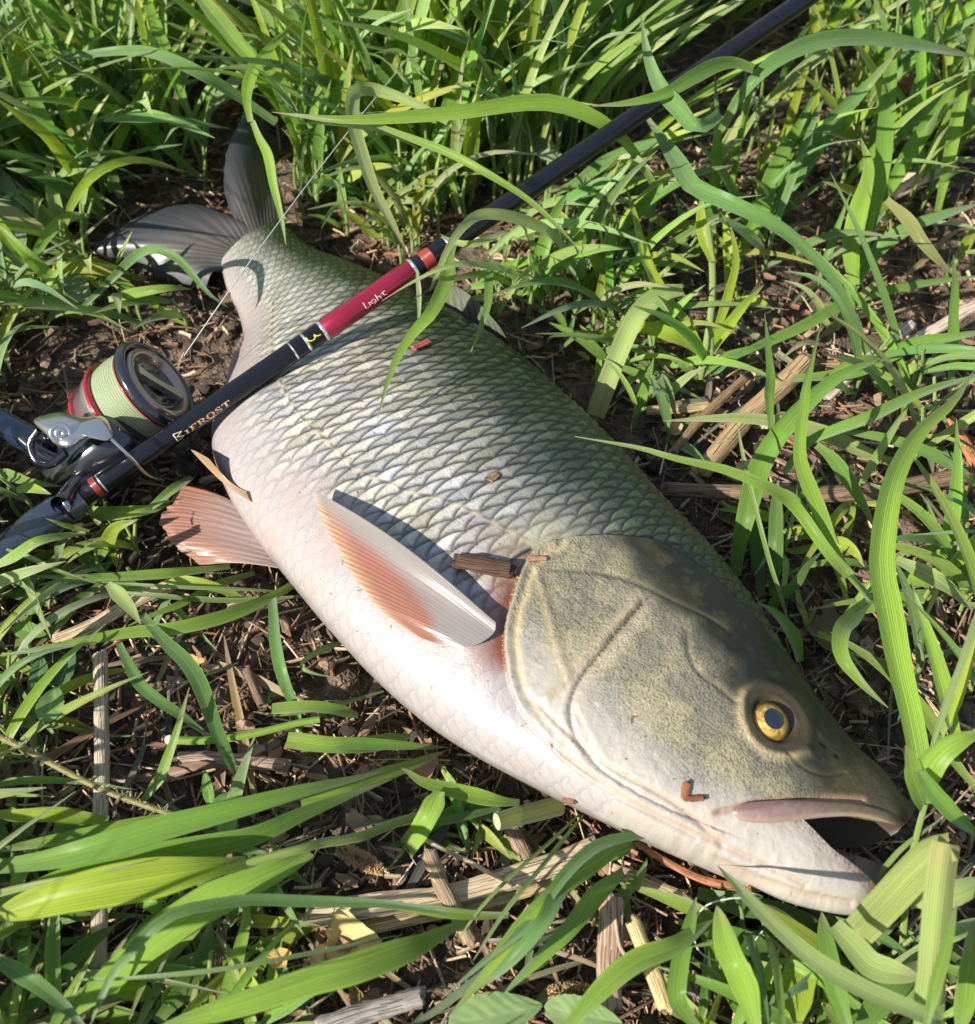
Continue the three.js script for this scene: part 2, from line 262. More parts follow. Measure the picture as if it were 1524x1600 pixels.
function paint(s, phi, x, z, head) { // [r, g, b, rough, fine relief]
  const t = (1 - Math.cos(phi)) / 2, n1 = fbm(x * 60, z * 60, 4), n2 = fbm(x * 240, z * 240 + 7, 3), n3 = noise(x * 1500, z * 1500);
  let c, rough = 0.36, fine = 0.5;
  if (!head) {
    const k = scaleAt(s, phi), tail = 1 - sm(1.5, 5, s);
    const w1 = sm(0.06 + 0.12 * sm(7, 12, s), 0.25 + 0.09 * sm(7, 12, s), t + 0.10 * (n1 - 0.5)), w2 = sm(0.34, 0.80, t + 0.1 * (n1 - 0.5) + 0.06 * tail);
    c = mix3(BELLY, FLANK, w1); c = mix3(c, BACK, w2);
    const amp = w1 * (1 - 0.45 * tail), base = sm(-0.01, 0.38, k[5] + 0.10 * (n2 - 0.5));
    const tone = mix(mix(0.20, 0.10, w2), mix(1.30, 1.75, w2), base) * (0.72 + 0.56 * k[3]), gold = 0.55 + 0.8 * fbm(x * 32 + 70, z * 32, 3) + 0.5 * (noise(k[3] * 91, 3) - 0.5);
    const up = k[4] > 0 ? 1.12 : 0.88;
    c = [c[0] * mix(1, tone * (0.94 + 0.12 * gold) * up, amp), c[1] * mix(1, tone * up, amp), c[2] * mix(1, tone * (1.45 - 0.45 * gold) * up, amp)];
    const edge = 1 - sm(0.0, 0.07, k[1]);
    c = mix3(c, mix3([0.34, 0.32, 0.31], [0.020, 0.024, 0.013], w1), edge * mix(0.5, 0.28, w1)); c = mix3(c, [0.165, 0.155, 0.185], (1 - w1) * (1 - edge) * (1 - base) * 0.4);
    if (w1 < 0.9) { const pink = fbm(x * 26 + 3, z * 26, 3); c = mix3(c, [0.30, 0.225, 0.205], (1 - w1) * sm(0.45, 0.75, pink) * 0.5); }
    if (n3 > 0.72 && w1 > 0.3) c = c.map((q) => q * mix(1, 0.72, w1));
    if (inBox(FE.lateral.b, x, z) && s > 0.8) { const g = lineDist(FE.lateral.L, x, z); const dash = 0.5 + 0.5 * Math.sin(arcAt(s) / bodyLen * 47 * 6.28); c = mix3(c, [0.42, 0.37, 0.24], 0.8 * bell(g[0], 0.0016) * dash); c = mix3(c, [0.05, 0.04, 0.02], 0.75 * bell(g[0], 0.0009) * (1 - dash)); }
    if (s > 8.5) { const g = lineDist(FE.gill.L, x, z); const kk = Math.exp(-g[0] / 0.011) * sm(0.06, 0.14, g[2]) * (1 - sm(0.42, 0.5, g[2])); c = mix3(c, [0.16, 0.045, 0.022], clamp(kk * 1.25)); c = mix3(c, [0.22, 0.21, 0.15], 0.7 * bell(g[0], 0.02) * (1 - sm(0.15, 0.3, g[2]))); }
    if (inBox(FE.slit.b, x, z)) c = mix3(c, [0.006, 0.004, 0.003], 0.95 * bell(lineDist(FE.slit.L, x, z)[0], 0.0011));
    rough = mix(0.36, 0.20 + 0.16 * k[3] + 0.16 * w2, amp); fine = 0.5 + 0.35 * (n2 - 0.5) + 0.12 * (n3 - 0.5) + amp * 0.7 * (k[0] - 0.5);
  } else {
    const lowLine = mix(0.26, 0.40, sm(15.5, 18, s)), w1 = sm(lowLine - 0.10, lowLine + 0.13, t + 0.14 * (n1 - 0.5)), w2 = sm(0.54, 0.75, t + 0.16 * (n1 - 0.5) + 0.05 * sm(16, 18, s));
    c = mix3(CREAM, CHEEK, w1);
    const mot = fbm(x * 90 + 11, z * 90, 4); c = mix3(c, [0.27, 0.24, 0.135], w1 * 0.7 * sm(0.45, 0.7, mot)); c = mix3(c, [0.24, 0.25, 0.24], (w1 * (1 - w1)) * 1.6 * sm(0.35, 0.7, n1));
    c = mix3(c, CROWN, w2); const jb = sm(SA - 1.2, SA + 1.2, s); if (jb > 0) c = phi >= Math.PI / 2 ? mix3(c, [0.085, 0.07, 0.032], 0.6 * jb * sm(0.42, 0.55, t)) : mix3(mix3(c, CREAM, jb), [0.215, 0.135, 0.095], sm(0.6, 1, (s - SA) / 4) * 0.7 + 0.6 * sm(0.62, 1, phi / (Math.PI / 2)) * sm(-0.1, 0.5, (s - SA) / 4) * (0.6 + 0.8 * n1));
    const spk = noise(x * 1500, z * 1500) * 0.5 + noise(x * 2700 + 3, z * 2700) * 0.5; c = c.map((q) => q * mix(1, 0.50 + 0.2 * w2, w1 * sm(0.50, 0.72, spk + 0.22 * (fbm(x * 45 + 60, z * 45, 3) - 0.5))));
    if (w2 > 0.05) c = mix3(c, [0.15, 0.125, 0.05], w2 * sm(0.60, 0.78, fbm(x * 170, z * 170 + 30, 4)) * 0.15);
    if (w2 > 0.05 || t > 0.6) c = mix3(c, [0.10, 0.085, 0.03], 0.3 * sm(0.5, 0.8, n1) * sm(0.55, 0.8, t));
    const hit = (n) => inBox(FE[n].b, x, z) ? lineDist(FE[n].L, x, z) : [1, 1, 0];
    let g = hit('gill'); g[0] += 0.0022 * (noise(g[2] * 26, 4) - 0.5); c = mix3(c, mix3([0.235, 0.20, 0.13], CREAM, sm(0.4, 0.6, g[2])), 0.7 * (1 - sm(0.0045, 0.0075, g[0]))); c = mix3(c, TAN, 0.75 * bell(g[0] - 0.0065, 0.0018) * (1 - sm(0.5, 0.8, g[2])));
    g = hit('ridgeA'); c = mix3(c, [0.25, 0.21, 0.125], 0.6 * bell(g[0], 0.0022)); c = mix3(c, [0.22, 0.16, 0.06], 0.5 * bell(g[0] - 0.0028, 0.0009));
    g = hit('ridgeB'); c = mix3(c, [0.215, 0.17, 0.08], 0.6 * bell(g[0], 0.0026));
    g = hit('preop'); c = mix3(c, [0.18, 0.12, 0.07], 0.55 * bell(g[0], 0.0011) * (1 - 0.75 * sm(0.35, 0.7, g[2]))); c = mix3(c, [0.36, 0.30, 0.23], 0.4 * bell(g[0] - 0.004, 0.003));
    g = hit('cheek'); c = mix3(c, [0.10, 0.09, 0.045], 0.6 * bell(g[0], 0.0013));
    g = hit('browline'); c = mix3(c, [0.09, 0.07, 0.04], 0.55 * bell(g[0], 0.0012));
    g = hit('mouth'); c = mix3(c, [0.25, 0.14, 0.09], 0.7 * bell(g[0], 0.0016));
    g = hit('nose'); c = mix3(c, [0.05, 0.045, 0.02], 0.6 * bell(g[0], 0.0009));
    g = hit('suborb'); c = mix3(c, [0.28, 0.225, 0.12], 0.6 * bell(g[0], 0.0022));
    const e = Math.hypot(x - EYE[0], z - EYE[1]), eo = Math.hypot(x - EYE[0] - 0.0035, z - EYE[1] + 0.001); c = mix3(c, [0.045, 0.033, 0.015], (1 - sm(0.0150, 0.0205, eo)) * 0.9); c = mix3(c, [0.27, 0.20, 0.09], 0.6 * bell(e - 0.0180, 0.0016) * sm(-0.006, 0.010, (z - EYE[1]) * 0.6 - (x - EYE[0]) * 0.8));
    for (const [p, r] of NOS) { const d = Math.hypot(x - p.x, z - p.z); c = mix3(c, [0.006, 0.005, 0.003], 0.75 * bell(d, r * 0.65)); }
    rough = mix(0.36, 0.55, w2); fine = 0.5 + (0.8 * (n2 - 0.5) + 0.4 * (n3 - 0.5) * w1) * (1 - 0.7 * w2); { const vn = Math.abs(fbm(x * 75 + 40, z * 75, 3) - 0.5); c = mix3(c, [0.25, 0.23, 0.17], 0.3 * (1 - sm(0.0, 0.018, vn)) * (1 - w2) * w1); }
  }
  for (const n of ['jawA', 'jawB', 'jawC']) if (inBox(FE[n].b, x, z)) { const g = lineDist(FE[n].L, x, z); c = mix3(c, [0.30, 0.21, 0.15], 0.55 * bell(g[0], 0.0009) * sm(0, 0.12, g[2])); }
  const dirt = noise(x * 330 + 50, z * 330); if (dirt > 0.955 && t < 0.6) c = mix3(c, [0.10, 0.06, 0.03], sm(0.955, 0.97, dirt) * 0.85);
  return [c[0], c[1], c[2], rough, fine, head ? mix(0.8, 0.12, sm(0.55, 0.75, t)) : mix(0.75, 0.25, sm(0.55, 0.85, t))];
}
const fishMat = new THREE.MeshPhysicalMaterial({ roughness: 1, specularIntensity: 0.8, clearcoat: 1, clearcoatRoughness: 0.16, bumpScale: 0.0009 });
let fish;
{
  // plan position of every texel comes from the undisplaced skin
  const TW = 2048, TH = 1024, col = new Uint8Array(TW * TH * 4), ext = new Uint8Array(TW * TH * 4), bmp = new Uint8Array(TW * TH * 4);
  const enc = (x) => { x = clamp(x); return 255 * (x <= 0.0031308 ? x * 12.92 : 1.055 * Math.pow(x, 1 / 2.4) - 0.055); };
  const p = V();
  for (let i = 0; i < TW; i++) {
    const s = (i + 0.5) / TW * SE;
    for (let j = 0; j < TH; j++) {
      const phi = (j + 0.5) / TH * Math.PI; skin(s, phi, 1, p);
      const head = isHead(s, p.x, p.z), c = paint(s, phi, p.x, p.z, head), k = (j * TW + i) * 4;
      col[k] = enc(c[0]); col[k + 1] = enc(c[1]); col[k + 2] = enc(c[2]); col[k + 3] = 255;
      ext[k] = 255 * c[5]; ext[k + 1] = 255 * clamp(c[3]); ext[k + 2] = 0; ext[k + 3] = 255;
      bmp[k] = bmp[k + 1] = bmp[k + 2] = 255 * clamp(c[4]); bmp[k + 3] = 255;
    }
  }
  const mk = (d, srgb) => { const t = new THREE.DataTexture(d, TW, TH); t.magFilter = t.minFilter = THREE.LinearFilter; if (srgb) t.colorSpace = THREE.SRGBColorSpace; t.needsUpdate = true; return t; };
  fishMat.map = mk(col, true); fishMat.roughnessMap = fishMat.clearcoatMap = mk(ext); fishMat.bumpMap = mk(bmp);
  // columns evenly along the body
  const cols = []; { const N = 900; for (let i = 0; i <= N; i++) { const want = i / N * ARC[360]; let lo = 0, hi = 360; while (hi - lo > 1) { const m = (lo + hi) >> 1; if (ARC[m] < want) lo = m; else hi = m; } cols.push(Math.min(SA, (lo + (want - ARC[lo]) / Math.max(1e-9, ARC[hi] - ARC[lo])) / 20)); } cols[N] = SA; }
  const jaws = []; for (let i = 0; i <= 110; i++) jaws.push(SA + 4 * (i / 110));
  const NP = 260, NF = 36;
  const sheet = (ss, phis, side, disp, tw) => gridGeo(ss.length - 1, phis.length - 1, (a, b, i, j) => {
    const s = ss[i], phi = phis[j], q = skin(s, phi, side, V());
    if (disp && phi > 0.02 && phi < Math.PI - 0.02) q.addScaledVector(skinN(Math.min(s, SE - 0.03), phi), relief(s, phi, q.x, q.z, isHead(s, q.x, q.z)) * sm(0, 0.12, phi) * sm(0, 0.12, Math.PI - phi));
    return { p: q, uv: [s / SE, phi / Math.PI] };
  });
  const range = (a, b, n) => Array.from({ length: n + 1 }, (_, i) => a + (b - a) * i / n);
  const flip = (g) => { const x = g.index.array; for (let i = 0; i < x.length; i += 3) { const t = x[i + 1]; x[i + 1] = x[i + 2]; x[i + 2] = t; } g.computeVertexNormals(); return g; };
  const h2 = Math.PI / 2, gs = [];
  gs.push(sheet(cols, range(0, Math.PI, NP), 1, true));
  gs.push(flip(sheet(cols.filter((_, i) => i % 6 === 0), range(0, Math.PI, NF), -1, false)));
  for (const [a, b] of [[h2, Math.PI], [0, h2 - 1e-4]]) { gs.push(sheet(jaws, range(a, b, 120), 1, true)); gs.push(flip(sheet(jaws, range(a, b, 20), -1, false))); }
  const body = mergeGeometries(gs);
  { const n = body.attributes.normal, q = body.attributes.position, M = new Map(); // one skin: the seams share their normals
    for (let i = 0; i < q.count; i++) { const k = Math.round(q.getX(i) * 5e4) + '_' + Math.round(q.getY(i) * 5e4) + '_' + Math.round(q.getZ(i) * 5e4), e = M.get(k); if (e) { e[0] += n.getX(i); e[1] += n.getY(i); e[2] += n.getZ(i); e[3].push(i); } else M.set(k, [n.getX(i), n.getY(i), n.getZ(i), [i]]); }
    for (const e of M.values()) if (e[3].length > 1) { const l = Math.hypot(e[0], e[1], e[2]) || 1; for (const i of e[3]) n.setXYZ(i, e[0] / l, e[1] / l, e[2] / l); } }
  const base = skin(11, h2).setY(0.001);
  fish = thing('fish', base, 'large silver-green fish with white belly lying on its side in the grass', 'fish');
  part('body', body, fishMat, fish);
  // lining of the open mouth
  const lining = (list, depth) => gridGeo(40, 14, (a, b) => { const k = catmull(list, a * 3.86), w = Math.sin(b * Math.PI), e = 1 - 2 * b; return { p: V(mix(k[0], k[2], depth * w * (1 - a * 0.3)), k[5] + k[4] * e * 0.995, mix(k[1], k[3], depth * w * (1 - a * 0.3))) }; });
  part('mouth_lining', mergeGeometries([lining(UP, 0.55), lining(LO, 0.4)]), new THREE.MeshPhysicalMaterial({ color: rgb(0.045, 0.028, 0.02), roughness: 0.6, clearcoat: 0.1, side: THREE.DoubleSide }), fish);
  // the rolled upper lip
  const lipPts = [[1142, 1268, 0.4], [1165, 1268, 1.0], [1200, 1268, 1.15], [1240, 1266, 1.1], [1290, 1264, 0.85], [1340, 1267, 0.7], [1385, 1276, 0.6], [1409, 1286, 0.45]].map(([u, v, r]) => { const f = F(u, v); return [f.p.x, f.p.y, f.p.z, r, f.n.x, f.n.y, f.n.z]; });
  const pinkEnd = [0.19, 0.12, 0.115], oliveEnd = [0.10, 0.075, 0.04];
  part('upper_lip', gridGeo(60, 16, (a, b) => {
    const k = catmull(lipPts, a * 6.999), k2 = catmull(lipPts, Math.min(6.999, a * 6.999 + 0.05)), k1 = catmull(lipPts, Math.max(0, a * 6.999 - 0.05)), n = V(k[4], k[5], k[6]).normalize(), T = V(k2[0] - k1[0], k2[1] - k1[1], k2[2] - k1[2]).normalize(), sd = T.clone().cross(n).normalize();
    const th = b * 2 * Math.PI, endc = Math.sqrt(clamp(a / 0.07)) * Math.sqrt(clamp((1 - a) / 0.08) * 0.9 + 0.1), w = 0.0042 * k[3] * endc, hh = 0.0019 * k[3] * endc;
    return { p: V(k[0], k[1], k[2]).addScaledVector(n, 0.0002 + hh * Math.sin(th)).addScaledVector(sd, w * Math.cos(th)), c: mix3(mix3(pinkEnd, [0.15, 0.085, 0.065], sm(0.35, 0.7, noise(a * 5, b * 22))), oliveEnd, sm(0.3, 0.75, a)).map((q, ci) => mix(q * (0.75 + 0.5 * noise(a * 60, b * 30)), [0.27, 0.20, 0.15][ci], 0.7 * sm(0.25, 0.9, Math.cos(th)))) };
  }), new THREE.MeshPhysicalMaterial({ vertexColors: true, roughness: 0.3, clearcoat: 0.5, clearcoatRoughness: 0.15, side: THREE.DoubleSide }), fish);
  // eye: dark rim, gold iris, blue-black pupil
  const en = eyeF.n.clone().lerp(V(0.05, 1, 0.25), 0.35).normalize(), R = 0.0128, eo = eyeF.p.clone().addScaledVector(eyeF.n, -0.0108);
  const q = new THREE.Quaternion().setFromUnitVectors(V(0, 1, 0), en);
  const cap = (a0, a1, k, dx, color) => { const g = gridGeo(48, 14, (a, b) => { const th = a * 2 * Math.PI, al = mix(a0, a1, b); return { p: V(Math.sin(al) * Math.cos(th) * R * k + dx * Math.sin(al) * 0, Math.cos(al) * R * k, Math.sin(al) * Math.sin(th) * R * k), c: color(th, b) }; }); g.applyQuaternion(q); g.translate(eo.x, eo.y, eo.z); return g; };
  const em = (rg) => new THREE.MeshPhysicalMaterial({ vertexColors: true, roughness: rg, clearcoat: 1, clearcoatRoughness: 0.04, side: THREE.DoubleSide });
  const pupM = new THREE.MeshPhysicalMaterial({ vertexColors: true, roughness: 0.12, clearcoat: 0.8, clearcoatRoughness: 0.03, side: THREE.DoubleSide });
  const eye = part('eye', cap(0.82, 1.55, 1.0, 0, (th, b) => [0.05 + 0.03 * noise(th * 4, b * 5), 0.038, 0.022]), em(0.3), fish);
  part('iris', cap(0.40, 0.86, 1.004, 0, (th, b) => { const x = Math.cos(th), z = Math.sin(th), n = fbm(x * 5 + 9 + b * 2, z * 5 + b * 3, 4), m = sm(0.3, 0.62, n); const shade = (1 - 0.75 * sm(0.86, 0.99, b)) * mix(1, 0.45, sm(0.55, 0.75, b) * (1 - sm(0.75, 0.95, b))); return mix3([0.20, 0.09, 0.012], mix3([0.42, 0.235, 0.02], [0.62, 0.43, 0.085], 1 - b), m * 0.75 + 0.25).map((v) => v * shade * (z < -0.45 && b > 0.35 ? 0.55 : 1)); }), new THREE.MeshPhysicalMaterial({ vertexColors: true, roughness: 0.35, metalness: 0.35, clearcoat: 1, clearcoatRoughness: 0.04, side: THREE.DoubleSide }), eye);
  part('pupil', cap(0.0, 0.41, 1.006, 0, (th, b) => [0.006, 0.011, 0.022]), pupM, eye);
}

const streakBumpSkin = dataTex(256, 256, (u, v) => { const n = 0.5 + 0.5 * (fbm(u * 26, v * 18, 4) - 0.5) + 0.2 * (noise(u * 90, v * 60) - 0.5); return [n, n, n]; });
// ---- fins: thin sheets with a body of rays, from a base line to a free margin
function finTexture(rays, inner, outer, seed, streak = 0.5) {
  return dataTex(512, 256, (u, v) => { // u across the rays, v from base to margin
    const n = fbm(u * 9 + seed, v * 3, 3), ph = u * rays + 0.35 * noise(u * 12 + seed, v * 4), ray = 0.5 + 0.5 * Math.cos(ph * 2 * Math.PI), split = v > 0.45 ? 0.5 + 0.5 * Math.cos(ph * 4 * Math.PI) : ray;
    const k = mix(ray, split, sm(0.4, 0.7, v)); let c = mix3(inner, outer, sm(0.08, 0.8, v + 0.35 * (n - 0.5)));
    return c.map((x) => x * mix(1 - streak, 1.12, k) * (0.85 + 0.3 * n));
  }, true, false);
}
function fin(name, base, margin, rays, mat, parent, o = {}) { // base, margin: arrays of Vector3 that run alongside
  const cb = new THREE.CatmullRomCurve3(base), cm = new THREE.CatmullRomCurve3(margin), nu = 96, nv = 30, th = o.thick || 0.0005;
  const at = (a, b) => { const p = cb.getPoint(a).lerp(cm.getPoint(a), b * (1 - (o.ragged || 0) * hash2(Math.floor(a * rays * 2), 5) * 0.12 * (b > 0.9 ? 1 : 0))); p.y += (o.arch || 0) * Math.sin(b * Math.PI) * (o.archAt ? o.archAt(a) : 1); return p; };
  const side = (sg) => gridGeo(nu, nv, (a, b) => {
    const p = at(a, b), e = 0.004, n = at(Math.min(1, a + e), b).sub(at(Math.max(0, a - e), b)).cross(at(a, Math.min(1, b + e)).sub(at(a, Math.max(0, b - e)))).normalize();
    const r = 0.5 + 0.5 * Math.cos(a * rays * 2 * Math.PI), edge = Math.min(1, Math.min(a, 1 - a) * 30, (1 - b) * 20), lead = o.lead ? o.lead * Math.exp(-a * 25) * (1 - b * 0.8) : 0;
    return { p: p.addScaledVector(n, sg * (th * (0.3 + 0.7 * r * (1 - 0.6 * b)) * edge + lead * Math.min(1, a * 60))), uv: [a, b] };
  });
  const g = mergeGeometries([side(1), side(-1)]); return part(name, g, mat, parent);
}
const finMat = (map, tr = 0.35, rough = 0.8) => new THREE.MeshPhysicalMaterial({ map, roughness: rough, transmission: tr, thickness: 0, clearcoat: 0.35, clearcoatRoughness: 0.22, side: THREE.DoubleSide });
{
  const S = (u, v, h) => { const f = F(u, v); return P(u, v, f.p.y + h); };
  // pectoral fin: stands off the flank along its leading edge
  const pec = finMat(dataTex(512, 512, (u, v) => {
    const n = fbm(u * 7 + 2, v * 4, 3), ph = u * 30 + 0.3 * noise(u * 12, v * 4), ray = 0.5 + 0.5 * Math.cos(ph * 6.283), w = sm(0.12, 0.42, u + 0.45 * (v - 0.6) + 0.16 * (n - 0.5)) * sm(0.22, 0.5, v + 0.2 * (n - 0.5)), edge = 1 - sm(0.93, 1, v);
    let c = mix3([0.185, 0.168, 0.16], [0.20, 0.064, 0.034], w); c = mix3(c, [0.46, 0.31, 0.16], 0.5 * w * sm(0.75, 1, v)); c = mix3(c, [0.52, 0.44, 0.36], (1 - edge) * 0.4); c = mix3(c, [0.22, 0.19, 0.17], (1 - sm(0.0, 0.04, u)) * 0.6);
    return c.map((x) => x * mix(1, mix(0.66, 1.18, ray), 0.25 + 0.75 * w) * (0.88 + 0.24 * n));
  }, true, false), 0.25);
  fin('pectoral_fin', [S(776, 972, 0.005), S(772, 988, 0.0032), S(752, 1004, 0.0028), S(728, 1011, 0.0028), S(698, 1010, 0.0024)],
    [S(487, 764, 0.012), S(492, 790, 0.009), S(512, 838, 0.006), S(545, 893, 0.005), S(585, 945, 0.0035), S(622, 975, 0.003), S(655, 996, 0.002)], 17, pec, fish,
    { arch: 0.009, archAt: (a) => Math.pow(1 - a, 1.4), lead: 0.0016, ragged: 0.3, thick: 0.0001 });
  // two pelvic fins: one spread flat to the left, one folded on edge
  const pel = finMat(finTexture(11, [0.42, 0.31, 0.28], [0.34, 0.145, 0.085], 8, 0.4), 0.45, 0.7);
  fin('pelvic_fin', [P(398, 800, 0.026), P(410, 830, 0.024), P(422, 862, 0.02), P(436, 888, 0.018)], [P(286, 758, 0.028), P(262, 785, 0.025), P(247, 815, 0.022), P(262, 846, 0.02), P(312, 884, 0.014)], 11, pel, fish, { arch: 0.004, ragged: 0.5, thick: 0.0004 });
  const pel2 = finMat(finTexture(9, [0.44, 0.30, 0.18], [0.30, 0.18, 0.07], 12, 0.3), 0.3, 0.7);
  fin('pelvic_fin', [S(394, 784, 0.001), S(390, 776, 0.002), S(386, 768, 0.002)], [P(298, 702, 0.050), P(308, 706, 0.058), P(326, 716, 0.064)], 9, pel2, fish, { arch: -0.006, thick: 0.0009 });
  // dorsal fin, folded down on the back
  const dor = finMat(finTexture(9, [0.07, 0.085, 0.04], [0.11, 0.13, 0.07], 21, 0.4), 0.4, 0.7);
  fin('dorsal_fin', [P(800, 548, 0.036), P(765, 522, 0.037), P(730, 500, 0.036), P(695, 482, 0.034)], [P(772, 500, 0.052), P(745, 470, 0.05), P(715, 448, 0.045), P(690, 440, 0.04)], 9, dor, fish, { arch: 0.003 });
  // anal fin, folded along the belly edge behind the vent
  const an = finMat(finTexture(10, [0.44, 0.31, 0.26], [0.34, 0.22, 0.15], 30, 0.3), 0.3, 0.7);
  fin('anal_fin', [P(372, 640, 0.04), P(378, 590, 0.036), P(386, 545, 0.032)], [P(350, 612, 0.046), P(362, 560, 0.042), P(380, 520, 0.036)], 10, an, fish, { arch: 0.002 });
  // tail fin: two lobes
  const tail = finMat(finTexture(14, [0.055, 0.048, 0.040], [0.016, 0.019, 0.026], 41, 0.2), 0.12, 0.6); tail.clearcoat = 0.35;
  fin('tail_fin', [P(344, 424, 0.018), P(352, 400, 0.022), P(366, 382, 0.024), P(392, 366, 0.026)], [P(322, 452, 0.010), P(262, 436, 0.008), P(194, 412, 0.01), P(146, 386, 0.018), P(208, 342, 0.03), P(292, 318, 0.034), P(346, 332, 0.03), P(366, 345, 0.026)], 14, tail, fish, { arch: 0.006, thick: 0.0003, ragged: 0.3 });
  fin('tail_fin', [P(378, 374, 0.025), P(400, 360, 0.027), P(422, 348, 0.025), P(446, 345, 0.02)], [P(364, 343, 0.026), P(350, 290, 0.036), P(352, 246, 0.046), P(366, 205, 0.05), P(396, 140, 0.045), P(412, 215, 0.03), P(434, 280, 0.02), P(452, 350, 0.014)], 14, tail, fish, { arch: 0.006, thick: 0.0003, ragged: 0.3 });
}

// ------------------------------------------------------------------ rod, reel, line
const gloss = (r, g, b, rough = 0.25, metal = 0, coat = 1) => new THREE.MeshPhysicalMaterial({ color: rgb(r, g, b), roughness: rough, metalness: metal, clearcoat: coat, clearcoatRoughness: 0.08, side: THREE.DoubleSide });
const streakBump = dataTex(256, 64, (u, v) => { const n = 0.5 + 0.4 * (noise(u * 90, v * 3) - 0.5) + 0.3 * (noise(u * 14, v * 40) - 0.5); return [n, n, n]; });
const rodA = P(130, 775, 0.043), rodB = P(1245, 8, 0.172), rodAx = rodB.clone().sub(rodA), rodLen = rodAx.length(); rodAx.normalize();
const onRod = (u, v) => { // metres along the rod of the spot seen at a pixel
  let best = 1e9, bt = 0; for (let i = -400; i <= 1400; i++) { const t = i / 1000 * rodLen, q = toPx(rodA.clone().addScaledVector(rodAx, t)), d = (q[0] - u) ** 2 + (q[1] - v) ** 2; if (d < best) { best = d; bt = t; } } return bt;
};
const rodRad = (() => { const m = mpp(rodA.clone().addScaledVector(rodAx, onRod(600, 460))); return 17 * m; })();
const rAt = (t) => rodRad * (1.0 - 0.0 * (t - onRod(600, 460)) / rodLen);
let rod;
const windF = (u, v) => 0.5 + 0.28 * Math.sin((v * 46 + u * 1) * 6.283) + 0.22 * Math.sin((v * 23 - u * 3) * 6.283) + 0.15 * (noise(u * 60, v * 60) - 0.5);
const windBump = dataTex(512, 256, (u, v) => { const n = windF(u, v); return [n, n, n]; }), windMap = dataTex(512, 256, (u, v) => { const n = 0.72 + 0.36 * windF(u, v); return [n, n, n]; }, false);
